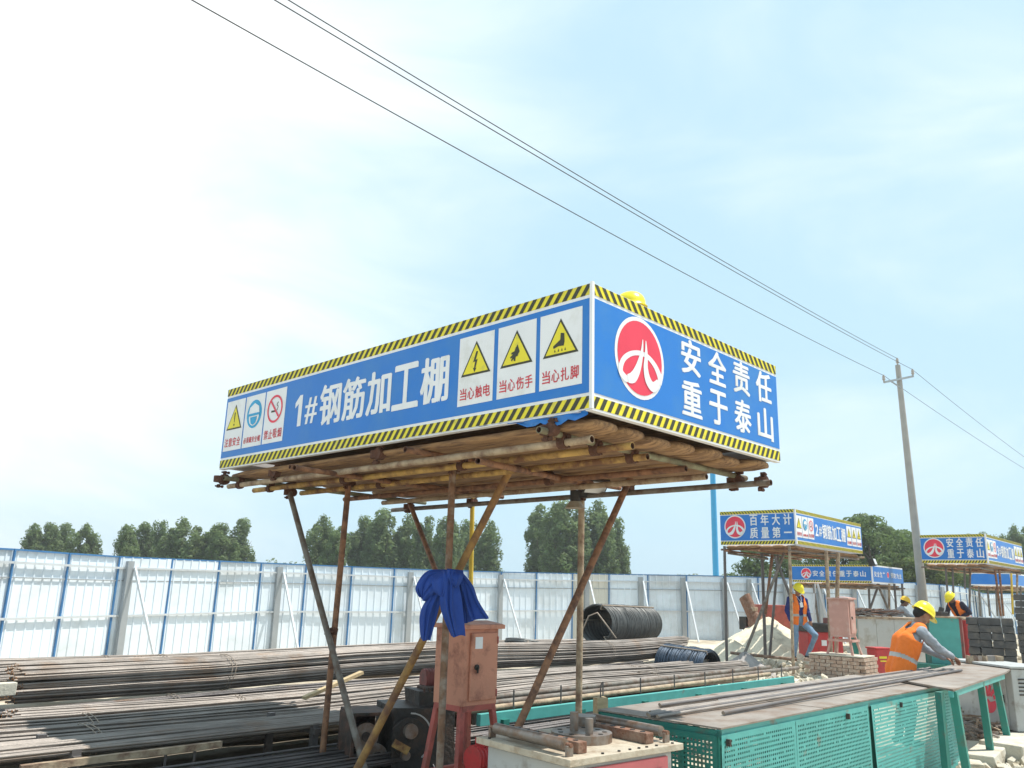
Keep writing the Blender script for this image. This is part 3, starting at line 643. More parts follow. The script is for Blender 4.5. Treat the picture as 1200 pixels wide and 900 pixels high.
for p in ((682, 569, 7.95), (684, 578, 7.9)): coupler(shed, loc(*p[:2], Y=p[2]), (0, 1, 0), (0, 0, 1), 1.3)
coupler(shed, loc(553, 588, Y=9.25), (0, 1, 0), (0, 0, 1), 1.3); coupler(shed, loc(479, 594, Y=9.7), (0, 1, 0), (0, 0, 1), 1.3)
coupler(shed, loc(340, 577, Y=8.65), (0, 1, 0), (0, 0, 1), 1.3); coupler(shed, loc(340, 562, Y=8.65), (0, 1, 0), (0, 0, 1), 1.3); coupler(shed, loc(409, 566, Y=8.1), (0, 1, 0), (0, 0, 1), 1.1)
coupler(shed, loc(532, 548, Y=6.95), (0, 1, 0), (0, 0, 1), 1.1); coupler(shed, loc(602, 545, Y=6.9), (0, 1, 0), (0, 0, 1), 1.1)
# diagonal under-deck braces
pipe(shed, loc(690, 568, Y=7.8), loc(560, 540, z=2.66), 'brown_pipe', r=.024); pipe(shed, loc(556, 580, Y=9.1), loc(345, 548, z=2.70), 'brown_pipe', r=.022)
# strip of blue film hanging out below the long sign near the corner
mb = MB(); vs = []
for i in range(14):
    t = i / 13; y = .05 + t * .95; d = .10 * math.sin(PI * min(1, t * 1.1 + .15)) * (1 - t * .55)
    for j in range(4): vs.append((.012 + .02 * math.sin(i * 1.7 + j), y, ZB + .0 - d * j / 3 * (.75 + .25 * math.sin(i * 2.1))))
mb.add(vs, [(i * 4 + j, i * 4 + j + 1, i * 4 + j + 5, i * 4 + j + 4) for i in range(13) for j in range(3)], 'sign_blue', True)
o = mb.build('plastic_film'); o.matrix_world = Minv.inverted(); tag(o, 'strip of blue plastic film drooping under the long sign near its corner', 'plastic film')

# floodlight under the deck
def floodlight(pos, yaw, label, s=1.0, tilt=.5):
    t = thing('floodlight', label, 'floodlight', pos, yaw); R = Matrix.Rotation(tilt, 3, 'X')
    b = MB(); b.box((0, 0, 0), (.26 * s, .12 * s, .20 * s), 'machine_black', R)
    for i in range(5): b.box(R @ Vector((-.1 * s + .05 * s * i, .075 * s, 0)), (.012 * s, .05 * s, .17 * s), 'machine_black', R)
    b.build('housing', t, bevel=.008); g = MB(); g.box(R @ Vector((0, -.064 * s, 0)), (.22 * s, .01 * s, .16 * s), 'glass_lamp', R); g.build('lamp_glass', t)
    h = MB()
    for x in (-.145, .145): h.box((x * s, 0, .07 * s), (.012 * s, .03 * s, .18 * s), 'machine_black')
    h.box((0, 0, .165 * s), (.30 * s, .03 * s, .012 * s), 'machine_black'); h.build('bracket', t); return t
floodlight(at(697, 566, 7.7), .3, 'dark floodlight hanging under the nearest shed beside the back leg', .9, .9)
t = thing('hanging_lamp', 'round beige dish lamp clamped to the pale back leg', 'lamp', at(674, 592, 7.85))
b = MB(); b.cyl((0, 0, -.03), (0, 0, .035), .10, 'beige_plate', r1=.055, n=18); b.build('shade', t); b = MB(); b.cyl((0, 0, .035), (0, 0, .14), .05, 'machine_black', n=14); b.box((.05, 0, .10), (.12, .06, .05), 'machine_black'); b.build('lamp_socket', t)

# helmet
def helmet_mesh(mb, k, c=(0, 0, 0), R=None, s=1.0):
    R = R or Matrix.Identity(3); c = Vector(c); rx, ry, rz = .118 * s, .142 * s, .135 * s; nu, nv = 28, 9; vs = []
    for i in range(nv + 1):
        th = PI / 2 * i / nv
        for j in range(nu):
            a = 2 * PI * j / nu; x = rx * math.sin(th) * math.cos(a); y = ry * math.sin(th) * math.sin(a); z = rz * math.cos(th) ** .9 if i < nv else 0
            if abs(x) < rx * .22 and i < nv: z += .010 * s * (1 - abs(x) / (rx * .22)) * (1 if y > -9 else 0)
            vs.append(c + R @ Vector((x, y, z)))
    base = len(vs)
    for q, (ex, dz) in enumerate(((.016, -.006), (.018, -.012))):
        for j in range(nu):
            a = 2 * PI * j / nu; front = max(0, math.sin(a)) ** 3
            e = (ex + front * .045) * s
            vs.append(c + R @ Vector(((rx + e * .55) * math.cos(a), (ry + e) * math.sin(a), dz * s - front * .018 * s)))
    for j in range(nu):
        a = 2 * PI * j / nu; vs.append(c + R @ Vector((rx * .95 * math.cos(a), ry * .95 * math.sin(a), -.012 * s)))
    fs = [(i * nu + j, (i + 1) * nu + j, (i + 1) * nu + (j + 1) % nu, i * nu + (j + 1) % nu) for i in range(nv + 3) for j in range(nu)]
    mb.add(vs, fs, k, True)
p = C0 + DR * .42 + Vector((0, 0, 0)); 
hm = MB(); helmet_mesh(hm, 'helmet_yellow', (0, 0, .0), s=.80); o = hm.build('safety_helmet'); q = at(738, 359, 5.47); o.location = q; o.rotation_euler = (0, 0, 1.2); tag(o, 'yellow safety helmet perched on top of the shed sign box near its corner', 'helmet')

# blue cloth tied round the struts: folded flaps falling from the knot
def flap(mb, left, right, folds, amp, k, seed, nu=40, nv=34, bow=.04):
    rg = random.Random(seed); D0 = 6.5
    def curve(pts, t):
        P = [Vector(at(x, y, D0 + d)) for x, y, d in pts]; u = t * (len(P) - 1); i = min(int(u), len(P) - 2); f = u - i
        p0, p1, p2, p3 = P[max(i - 1, 0)], P[i], P[i + 1], P[min(i + 2, len(P) - 1)]
        return .5 * ((2 * p1) + (p2 - p0) * f + (2 * p0 - 5 * p1 + 4 * p2 - p3) * f * f + (3 * p1 - p0 - 3 * p2 + p3) * f ** 3)
    F_ = [(rg.uniform(.1, .9), rg.uniform(.05, .12), rg.uniform(.6, 1.3) * rg.choice((-1, 1, 1)), rg.uniform(-.25, .25)) for _ in range(folds)]
    C_ = [(rg.random(), rg.random(), rg.uniform(.04, .09), rg.uniform(.10, .25), rg.uniform(-1, 1), rg.uniform(-1.2, 1.2)) for _ in range(9)]
    vs = []
    for i in range(nv):
        v = i / (nv - 1); a, b = curve(left, v), curve(right, v)
        for j in range(nu):
            u = j / (nu - 1); p = a.lerp(b, u); dz = -bow * math.sin(PI * u) * (.5 + .5 * v)
            for c, wd, h, dr_ in F_:
                x = (u - c - dr_ * (v - .3)) / wd; dz -= 1.5 * amp * h * math.exp(-abs(x) ** 1.25) * min(1, .35 + v)
            for cu, cv, w1, w2, h, sl in C_:
                x = ((u - cu) + sl * (v - cv)) / w1; y = ((v - cv) - sl * (u - cu)) / w2; dz -= .010 * h * math.exp(-abs(x) - y * y)
            p = p + Vector((.004 * math.sin(u * 9 + v * 4 + seed), dz, .006 * math.sin(u * 7 + seed) * (1 if i == nv - 1 else 0))); vs.append(p)
    mb.add(vs, [(i * nu + j, i * nu + j + 1, (i + 1) * nu + j + 1, (i + 1) * nu + j) for i in range(nv - 1) for j in range(nu - 1)], k, True)
mb = MB(); kb = 'blue_cloth'
flap(mb, [(522, 668, .08), (500, 670, .06), (488, 688, .05), (493, 700, .05)], [(528, 676, -.02), (518, 684, -.06), (509, 694, -.06), (498, 705, .0)], 4, .030, kb, 1, bow=.05)
flap(mb, [(518, 682, .02), (500, 704, .02), (493, 722, .03), (494, 749, .04)], [(527, 684, -.04), (518, 700, -.04), (512, 720, -.02), (503, 751, .0)], 3, .024, kb, 2)
flap(mb, [(525, 668, -.10), (517, 694, -.12), (518, 716, -.12), (529, 745, -.12)], [(533, 668, -.10), (539, 694, -.12), (542, 718, -.13), (545, 745, -.12)], 3, .028, kb, 3, bow=.05)
flap(mb, [(536, 671, .0), (538, 694, -.02), (541, 712, -.03), (543, 730, -.02)], [(541, 671, .02), (553, 686, .02), (560, 704, .02), (573, 724, .02)], 5, .028, kb, 4, bow=.03)
flap(mb, [(512, 672, .02), (506, 680, -.08), (508, 692, -.10), (514, 697, -.08)], [(528, 667, -.06), (534, 674, -.14), (530, 688, -.15), (521, 700, -.12)], 3, .022, kb, 5, bow=.05)
flap(mb, [(524, 667, -.02), (523, 673, -.14), (526, 680, -.15), (528, 686, -.12)], [(542, 669, .02), (543, 675, -.08), (540, 683, -.10), (537, 688, -.10)], 2, .016, kb, 6, bow=.04)
flap(mb, [(520, 670, .12), (512, 690, .14), (518, 706, .14), (526, 716, .13)], [(542, 671, .12), (551, 690, .14), (549, 706, .14), (545, 722, .13)], 3, .02, kb, 7)
o = mb.build('blue_cloth'); sm = o.modifiers.new('smooth', 'SUBSURF'); sm.levels = 1; sm.render_levels = 1; sm = o.modifiers.new('thick', 'SOLIDIFY'); sm.thickness = .005
tag(o, 'crumpled blue cloth knotted round the crossing scaffold struts above the orange box', 'cloth')

# ------------------------------------------------------------------ other sheds
def px_solve(near, d, px):       # distance t along d from near so that it lands on column px
    lo, hi = 0, 40; s0 = px_of(near)
    for _ in range(50):
        m = (lo + hi) / 2; q = px_of(near + d * m)
        if (q - px) * (s0 - px) > 0: lo = m
        else: hi = m
    return lo
def small_shed(label, pxn, Yn, yaw, pxl, pxr, zb, Hh, left, right, legs=True, zg=0, legk=('grey_pipe', 'brown_pipe', 'tan_pipe')):
    near = at(pxn, 600, Yn); near.z = 0
    dx = Vector((math.sin(yaw), math.cos(yaw), 0)); dy = Vector((-math.cos(yaw), math.sin(yaw), 0))
    Z = Vector((0, 0, zb)); Lx = px_solve(near + Z, dx, pxr) if pxr < 1195 else 4.8; Ly = px_solve(near + Z, dy, pxl)
    t = thing('processing_shed', label, 'work shed', (near.x, near.y, zg), PI / 2 - yaw, None); z0 = zb - zg
    left(t, (0, Ly, z0), (0, -1, 0), Ly); right(t, (0, 0, z0), (1, 0, 0), Lx)
    MB().box((Lx - .02, Ly / 2, z0 + Hh / 2), (.03, Ly - .1, Hh - .01), 'sign_white').build('back_panel', t); MB().box((Lx / 2, Ly - .02, z0 + Hh / 2), (Lx - .1, .03, Hh - .012), 'sign_white').build('back_panel', t)
    MB().box((-.012, -.012, z0 + Hh / 2), (.04, .04, Hh + .004), 'sign_white').build('corner_trim', t)
    boards(t, .05, Ly - .05, .06, Lx - .06, z0 - .05, 6, along_y=False)
    for y in (.15, Ly * .5, Ly - .15): pipe(t, (-.1, y, z0 - .15), (Lx + .1, y, z0 - .15), random.choice(legk), hollow=False)
    for x in (.2, Lx * .5, Lx - .2): pipe(t, (x, -.1, z0 - .105), (x, Ly + .1, z0 - .105), random.choice(legk), hollow=False)
    return t, near, dx, dy, Lx, Ly, z0
HB = .83
t2, n2_, dx2, dy2, Lx2, Ly2, z2 = small_shed('middle distance blue sign shed number two, left of the power pole', 931, 19.6, .72, 845, 1011, 3.03, HB,
    lambda t, o, e, L: sign_short(t, o, e, L, HB, ('百年大计', '质量第一'), .004), lambda t, o, e, L: sign_long(t, o, e, L, HB, '2#钢筋加工棚', .004))
def leg2(t, near, yaw, a, b, k, r=.03, zg=0):
    Mi = (Matrix.Translation((near.x, near.y, zg)) @ Matrix.Rotation(PI / 2 - yaw, 4, 'Z')).inverted(); return pipe(t, Mi @ a, Mi @ b, k, r, name='leg', hollow=False)
for a, b, k, r in [(at(849, 640, 20.9), at(852, 786, 20.9), 'steel_bar_dark', .035), (at(925, 640, 19.7), at(930, 790, 19.5), 'tan_pipe', .035), (at(893, 648, 21.2), at(897, 772, 21.2), 'steel_bar_dark', .04),
                   (at(968, 645, 20.6), at(974, 765, 20.6), 'tan_pipe', .045), (at(982, 648, 21.2), at(980, 765, 21.2), 'tan_pipe', .05), (at(919, 648, 20.5), at(866, 783, 20.3), 'grey_pipe', .035), (at(908, 652, 20.5), at(929, 706, 20.4), 'steel_bar_dark', .035),
                   (at(912, 650, 22), at(902, 768, 22), 'steel_bar_dark', .035), (at(905, 650, 21), at(897, 720, 21), 'brown_pipe', .035)]:
    leg2(t2, n2_, .72, a, b, k, r)
leg2(t2, n2_, .72, at(853, 648, 20.9), at(900, 655, 21), 'grey_pipe', .03); leg2(t2, n2_, .72, at(856, 765, 20.6), at(934, 773, 20), 'rust_pipe', .035)
t4, n4_, dx4, dy4, Lx4, Ly4, z4 = small_shed('right hand blue sign shed number three behind the leaning worker', 1151, 23.6, .74, 1081, 1290, 2.90, HB,
    lambda t, o, e, L: sign_short(t, o, e, L, HB, ('安全责任', '重于泰山'), .004), lambda t, o, e, L: sign_long(t, o, e, L, HB, '3#钢筋加工棚', .004), zg=.2)
for a, b, k in [((1108, 662), (1112, 722), 'steel_bar_dark'), ((1116, 662), (1118, 715), 'steel_bar_dark'), ((1130, 664), (1131, 690), 'steel_bar_dark'), ((1137, 665), (1136, 722), 'grey_pipe'), ((1166, 668), (1173, 722), 'brown_pipe'), ((1171, 668), (1176, 722), 'brown_pipe'), ((1185, 672), (1187, 720), 'bright_yellow_pipe'), ((1192, 672), (1192, 700), 'tan_pipe')]:
    leg2(t4, n4_, .74, at(*a, 24.6), at(*b, 24.6), k, .03, .2)
H3 = .56
def right3(t, o, e, L):
    fc = Face(o, e, .004); mb = MB(); n = fc.n; E_ = Vector(e); R = Matrix((E_, -n, Vector((0, 0, 1)))).transposed()
    mb.box(Vector(o) + E_ * L / 2 + Vector((0, 0, H3 / 2)) - n * .016, (L, .03, H3), 'sign_white', R); fc.rect(mb, 0, .05, L, H3 - .045, 'sign_blue', 1); s = mb.build('sign_board', t)
    tm = MB(); chars(fc, tm, '安全生产', L * .06, L * .40, H3 * .36, H3 * .66, 'sign_white', 2, L * .075, .02); chars(fc, tm, '预防为主', L * .58, L * .94, H3 * .36, H3 * .66, 'sign_white', 2, L * .08, .02); tm.build('lettering', s)
    lg = MB(); fc.disc(lg, L * .49, H3 * .52, .1, 'sign_white', 2, n=20); fc.disc(lg, L * .49, H3 * .52, .085, 'sign_red', 3, n=20); lg.build('logo', s)
t3, n3_, dx3, dy3, Lx3, Ly3, z3 = small_shed('small far blue sign shed below and behind shed number two', 1016, 26.0, .74, 929, 1059, 2.30, H3,
    lambda t, o, e, L: sign_short(t, o, e, L, H3, None, .004, oneline='安全责任重于泰山'), right3, zg=.3)
for a, b, k in [((1018, 684), (1020, 735), 'steel_bar_dark'), ((1028, 684), (1050, 735), 'grey_pipe'), ((1030, 684), (1012, 735), 'steel_bar_dark'), ((1057, 684), (1058, 700), 'steel_bar_dark'), ((1042, 684), (1042, 730), 'tan_pipe'), ((953, 684), (960, 735), 'grey_pipe'), ((958, 684), (972, 735), 'fence_light'), ((955, 684), (953, 735), 'fence_light'), ((1048, 684), (1052, 735), 'steel_bar_dark')]:
    leg2(t3, n3_, .74, at(*a, 26.8), at(*b, 26.8), k, .035, .3)
floodlight(at(1023, 659, 25.8), .9, 'black and white floodlight on top of the small far shed', 1.1, -.3)
def right5(t, o, e, L):
    fc = Face(o, e, .006); mb = MB(); n = fc.n; E_ = Vector(e); R = Matrix((E_, -n, Vector((0, 0, 1)))).transposed()
    mb.box(Vector(o) + E_ * L / 2 + Vector((0, 0, .28)) - n * .016, (L, .03, .56), 'sign_white', R); fc.rect(mb, 0, .05, L, .5, 'sign_blue', 1); s = mb.build('sign_board', t)
t5 = small_shed('farthest blue shed partly hidden under the right hand shed', 1175, 36, .74, 1137, 1290, 2.55, .56, right5, right5, zg=.4)
for a, b in [((1157, 687), (1160, 722)), ((1167, 687), (1169, 722)), ((1147, 687), (1149, 722)), ((1196, 687), (1197, 722))]: leg2(t5[0], t5[1], .74, at(*a, 37), at(*b, 37), 'grey_pipe', .04, .4)
#NEXT2
# ------------------------------------------------------------------ power pole and cables
pb_, ptp = at(1082, 705, 27.5), at(1052, 428, 27.5)
tpo = thing('power_pole', 'tall pale concrete power pole with a steel crossarm, leaning slightly left', 'utility pole', (pb_.x, pb_.y, ground_z(pb_.x, pb_.y)))
dd = (ptp - pb_); base = pb_ - dd * ((pb_.z - tpo.location.z + .2) / dd.z); lo_ = tpo.location
b = MB(); b.cyl(base - lo_, ptp - lo_, .155, 'pole_concrete', r1=.085, n=16); b.build('pole_shaft', tpo)
ca, cb = at(1036, 448, 27.2), at(1070, 441, 27.6); b = MB(); b.beam(ca - lo_, cb - lo_, .07, .07, 'fence_grey'); b.beam(at(1056, 455, 27.4) - lo_, at(1044, 447, 27.3) - lo_, .03, .03, 'fence_grey'); b.build('crossarm', tpo)
ins = []
for q, nm in ((ca, 0), (cb, 1), (ptp, 2)):
    b = MB(); q = q + Vector((0, 0, .03)); 
    for z, r in ((0, .03), (.06, .055), (.10, .03), (.14, .05), (.19, .03)): b.cyl(q - lo_ + Vector((0, 0, z)), q - lo_ + Vector((0, 0, z + .045)), r, 'porcelain', n=10)
    b.build('insulator', tpo); ins.append(q + Vector((0, 0, .22)))
def cable(p0, via, label, zend, k=1.6, back=True):
    d = (via - p0); hd = math.hypot(d.x, d.y); pts = []; T = k
    for i in range(41):
        t = T * i / 40; z = p0.z + d.z * t - 4 * .55 * t * (1 - t) * .5 if False else p0.z + d.z * t + zend * t * (t - 1)
        pts.append((p0.x + d.x * t, p0.y + d.y * t, z))
    b = MB(); b.tube(pts, .008, 'cable', 5); o = b.build('overhead_cable'); tag(o, label, 'cable', 'overhead power cables')
cable(ins[0], at(225, 0, 7.3), 'lowest overhead cable sweeping from top left down to the left end of the crossarm', .55, 1.15)
cable(ins[1], at(322, 0, 7.6), 'left one of the close upper pair of overhead cables coming from the top edge', .5, 1.15)
cable(ins[2], at(338, 0, 7.9), 'right one of the close upper pair of overhead cables coming from the top edge', .5, 1.15)
cable(ins[1], at(1215, 546, 40), 'upper cable running from the power pole down to the right picture edge', .35, 3)
cable(ins[0], at(1215, 558, 39), 'lower cable running from the power pole down to the right picture edge', .35, 3)
bp = at(839, 676, 34); tb = thing('blue_post', 'slender bright blue steel post standing between the big shed and shed two', 'post', (bp.x, bp.y, ground_z(bp.x, bp.y)))
top = at(836.5, 520, 34); b = MB(); b.cyl((0, 0, 0), (0, 0, top.z - tb.location.z), .13, 'blue_post', n=16, r1=.11); b.build('shaft', tb)
b = MB(); b.box((0, 0, .02), (.5, .5, .04), 'blue_post'); b.build('base_plate', tb); b = MB(); b.cyl((0, 0, top.z - tb.location.z), (0, 0, top.z - tb.location.z + .05), .14, 'blue_post', n=16); b.build('cap', tb)

# ------------------------------------------------------------------ orange electrical box on stand
def electrical_box(label, base, yaw, sc=1, mats=('cabinet_orange', 'cabinet_frame'), z0=.80, hb=.70, wd=.46, dp=.40, closed_gap=True, sticker=True):
    t = thing('electrical_box', label, 'electrical box', base, yaw); k, kf = mats
    b = MB(); b.box((0, 0, z0 + hb / 2), (wd, dp, hb), k); b.build('body', t, bevel=.006)
    b = MB(); b.box((0, 0, z0 + hb + .018), (wd + .08, dp + .08, .035), k); b.plate([(-wd / 2 - .03, -dp / 2 - .03, z0 + hb + .036), (wd / 2 + .03, -dp / 2 - .03, z0 + hb + .036), (wd / 2 + .03, 0, z0 + hb + .06), (-wd / 2 - .03, 0, z0 + hb + .06)], .006, k); b.build('lid', t, bevel=.008)
    b = MB(); b.box((.02, -dp / 2 - .012, z0 + hb / 2 + .005), (wd - .10, .022, hb - .07), k); d = b.build('door', t, bevel=.008)
    if sticker: b = MB(); b.box((-.05, -dp / 2 - .0245, z0 + hb - .11), (.085, .002, .095), 'badge'); b.build('paper_sticker', d)
    b = MB(); b.cyl((-.07, -dp / 2 - .022, z0 + hb * .5), (-.07, -dp / 2 - .036, z0 + hb * .5), .024, 'machine_black', n=12); b.box((-.07, -dp / 2 - .04, z0 + hb * .5 - .02), (.012, .012, .05), 'machine_black'); b.build('lock', d)
    for q in (.15, .85): b = MB(); b.cyl((wd / 2 - .03, -dp / 2 - .024, z0 + hb * q - .03), (wd / 2 - .03, -dp / 2 - .024, z0 + hb * q + .03), .008, kf, n=8); b.build('hinge', d)
    for sx in (-1, 1):
        for sy in (-1, 1): b = MB(); b.beam((sx * (wd / 2 - .03), sy * (dp / 2 - .03), z0), (sx * (wd / 2 + .07), sy * (dp / 2 + .06), 0), .045, .045, kf); b.build('leg', t)
    for z, e in ((z0 - .02, 0), (.30, .055)):
        b = MB(); a, c = wd / 2 - .02 + e, dp / 2 - .02 + e
        for p, q in (((-a, -c, z), (a, -c, z)), ((-a, c, z), (a, c, z)), ((-a, -c, z + .003), (-a, c, z + .003)), ((a, -c, z + .003), (a, c, z + .003))): b.beam(p, q, .04, .045, kf)
        b.build('cross_frame', t)
    return t
e0 = at(546, 790, 7.35); e0.z = 0; electrical_box('orange steel electrical box on splayed legs behind the front scaffold leg', e0, ROT + .0, z0=.85, hb=.61, wd=.41, dp=.35)

# ------------------------------------------------------------------ bar cutter (dark greasy machine)
def bar_cutter():
    o_ = at(472, 858, 8.3); o_.z = 0; t = thing('bar_cutting_machine', 'black greasy rebar cutting machine with flywheel, behind the orange raking strut', 'machine', o_, ROT - .35)
    b = MB(); b.box((.12, 0, .42), (.62, .55, .55), 'machine_black', jit=.02); b.box((.25, 0, .74), (.34, .42, .16), 'machine_black', jit=.02); b.box((.30, 0, .84), (.26, .30, .05), 'grease_brown', jit=.01)
    for i in range(6): b.cyl((.12 + .06 * i, -.2, .82), (.12 + .06 * i, -.2, .86), .014, 'grease_brown', n=6)
    b.build('gear_housing', t, bevel=.03)
    b = MB(); b.box((-.40, -.05, .66), (.34, .46, .03), 'grease_brown'); b.box((-.56, -.05, .40), (.03, .46, .5), 'grease_brown'); b.box((-.40, .17, .40), (.34, .03, .5), 'grease_brown'); b.box((-.40, -.05, .16), (.34, .46, .03), 'grease_brown'); b.build('belt_guard', t, bevel=.005)
    for x, z, r in ((-.42, .46, .12), (-.30, .30, .09)):
        b = MB(); b.cyl((x, -.20, z), (x, -.12, z), r, 'worn_steel', n=20); b.cyl((x, -.22, z), (x, -.19, z), r * .35, 'machine_black', n=12); b.build('pulley', t)
    b = MB(); b.cyl((-.06, -.30, .46), (-.06, -.36, .46), .165, 'machine_black', n=28); b.build('flywheel', t)
    b = MB(); b.cyl((-.06, -.36, .52), (-.06, -.41, .52), .065, 'worn_steel', n=18); b.build('bearing_cap', t); b = MB(); b.cyl((-.10, -.36, .32), (-.10, -.42, .32), .04, 'worn_steel', n=14); b.build('bearing_cap', t)
    b = MB(); b.box((-.16, -.43, .40), (.16, .03, .07), 'yellow_pipe', Matrix.Rotation(.5, 3, 'Y')); b.build('clutch_lever', t)
    b = MB()
    for a in range(26, 160, 12):
        q = math.radians(a - 80); b.beam((-.06 + .21 * math.cos(q), -.37, .46 + .21 * math.sin(q)), (-.06 + .21 * math.cos(q + .21), -.37, .46 + .21 * math.sin(q + .21)), .012, .012, 'machine_grey')
    b.build('guard_ring', t)
    b = MB(); b.cyl((.22, .12, .90), (.46, .12, .90), .105, 'dark_red', n=20); b.cyl((.46, .12, .90), (.50, .12, .90), .085, 'dark_red', n=20); b.box((.34, .12, .82), (.2, .16, .06), 'dark_red')
    for i in range(7): b.cyl((.24 + .03 * i, .12, .90), (.248 + .03 * i, .12, .90), .112, 'dark_red', n=20)
    b.build('motor', t)
    b = MB()
    for y in (-.22, .22): b.box((-.05, y, .08), (1.1, .09, .12), 'dark_red')
    b.build('skid_frame', t)
    return t
bar_cutter()
m0 = at(578, 850, 7.0); m0.z = 0; t = thing('red_motor_unit', 'worn red motor with pink belt guard, low down between orange box and grey bender', 'motor', m0, ROT)
b = MB(); b.cyl((-.22, 0, .50), (.02, 0, .50), .10, 'red_paint', n=18)
for i in range(6): b.cyl((-.2 + .035 * i, 0, .5), (-.192 + .035 * i, 0, .5), .108, 'red_paint', n=18)
b.box((-.1, 0, .62), (.10, .10, .06), 'red_paint'); b.build('motor_body', t, bevel=.004)
b = MB(); b.plate([(.05, -.12, .30), (.05, .14, .20), (.05, .20, .42), (.05, .08, .64), (.05, -.10, .66)], .10, 'dark_red'); b.build('belt_guard', t, bevel=.02)
b = MB(); b.cyl((.11, .05, .40), (.30, .05, .40), .085, 'rust_block', n=16); b.cyl((.30, .05, .40), (.33, .05, .40), .06, 'worn_steel', n=16); b.build('gearbox', t); b = MB(); b.box((0, 0, .17), (.6, .34, .05), 'rust_block'); b.box((-.2, 0, .08), (.06, .34, .16), 'rust_block'); b.box((.2, 0, .08), (.06, .34, .16), 'rust_block'); b.build('base_frame', t)

# ------------------------------------------------------------------ bender in the foreground
ZBD = .85; A_, B_, C_ = az(551, 864, ZBD), az(668, 891, ZBD), az(801, 871, ZBD)
by = (A_ - B_); bx = (C_ - B_); Wy, Wx = by.length, bx.length; rb = math.atan2(bx.y, bx.x)
by2 = Vector((-math.sin(rb), math.cos(rb), 0))
bend = thing('rebar_bender', 'grey rebar bending machine with rusty turntable and pins on its beige top, front centre', 'machine', (B_.x, B_.y, 0), rb)
b = MB(); b.box((Wx / 2, Wy / 2, ZBD / 2 - .02), (Wx - .12, Wy - .10, ZBD - .06), 'machine_grey'); b.build('body', bend, bevel=.012)
b = MB(); b.box((Wx / 2, Wy / 2, ZBD - .02), (Wx, Wy, .04), 'beige_plate'); b.build('top_plate', bend, bevel=.004)
b = MB(); b.box((Wx / 2 + .02, .042, .50), (Wx - .28, .022, .56), 'machine_pink'); dr_ = b.build('door', bend, bevel=.006)
b = MB(); b.box((Wx / 2 + .02, .028, .50), (Wx - .40, .006, .44), 'machine_pink'); b.build('door_panel', dr_, bevel=.003)
b = MB(); b.cyl((.055, Wy * .45, .60), (.045, Wy * .45, .60), .07, 'machine_black', n=18); b.cyl((.046, Wy * .45, .60), (.043, Wy * .45, .60), .055, 'machine_grey', n=18); b.build('maker_badge', bend)
cx_, cy_ = Wx * .50, Wy * .48
b = MB(); b.cyl((cx_, cy_, ZBD), (cx_, cy_, ZBD + .055), .20, 'worn_steel', n=40); b.build('turntable', bend, bevel=.004)
for i in range(9):
    a = i * 2 * PI / 9; rr = .15; p = (cx_ + rr * math.cos(a), cy_ + rr * math.sin(a))
    b = MB(); b.cyl((*p, ZBD + .0555), (*p, ZBD + .058), .017, 'machine_black', n=12); b.build('pin_hole', bend)
for dx, dy, r, h in ((-.03, -.10, .026, .10), (-.02, .05, .028, .12)):
    b = MB(); b.cyl((cx_ + dx, cy_ + dy, ZBD + .05), (cx_ + dx, cy_ + dy, ZBD + .05 + h), r, 'worn_steel', n=16); b.build('pin', bend, bevel=.003)
b = MB(); b.cyl((cx_ + .24, cy_ + .22, ZBD), (cx_ + .24, cy_ + .22, ZBD + .11), .085, 'worn_steel', n=28); b.build('sleeve_roller', bend, bevel=.004)
for x0, y0, y1 in ((.20, .10, .10), (Wx - .22, 0, 0)):
    b = MB(); x = x0; b.box((x, Wy * .48, ZBD + .034), (.075, Wy * .74, .065), 'rust_block', Matrix.Rotation(.0, 3, 'Z'))
    for i in range(7): b.cyl((x, Wy * (.18 + .1 * i), ZBD + .066), (x, Wy * (.18 + .1 * i), ZBD + .070), .018, 'machine_black', n=10)
    b.build('pin_rail', bend, bevel=.004)
for x in (.07, Wx - .08):
    b = MB(); b.cyl((x, .12, ZBD + .062), (x, Wy - .12, ZBD + .062), .034, 'worn_steel', n=18); b.build('guide_roller', bend, bevel=.003)
    for y in (.08, Wy - .08): b = MB(); b.box((x, y, ZBD + .03), (.05, .022, .06), 'worn_steel'); b.cyl((x, y - .02, ZBD + .062), (x, y + .02, ZBD + .062), .014, 'rust_block', n=10); b.build('roller_bracket', bend, bevel=.003)
for i in range(14):
    x, y = random.choice(((random.uniform(.05, Wx - .05), random.choice((.03, Wy - .03))), (random.choice((.03, Wx - .03)), random.uniform(.05, Wy - .05))))
    b = MB(); b.cyl((x, y, ZBD), (x, y, ZBD + .008), .010, 'machine_black', n=6); b.build('bolt', bend)
b = MB(); b.box((.33, Wy * .82, ZBD + .012), (.11, .06, .022), 'bright_yellow_pipe', Matrix.Rotation(.4, 3, 'Z')); b.build('yellow_clip', bend, bevel=.004)

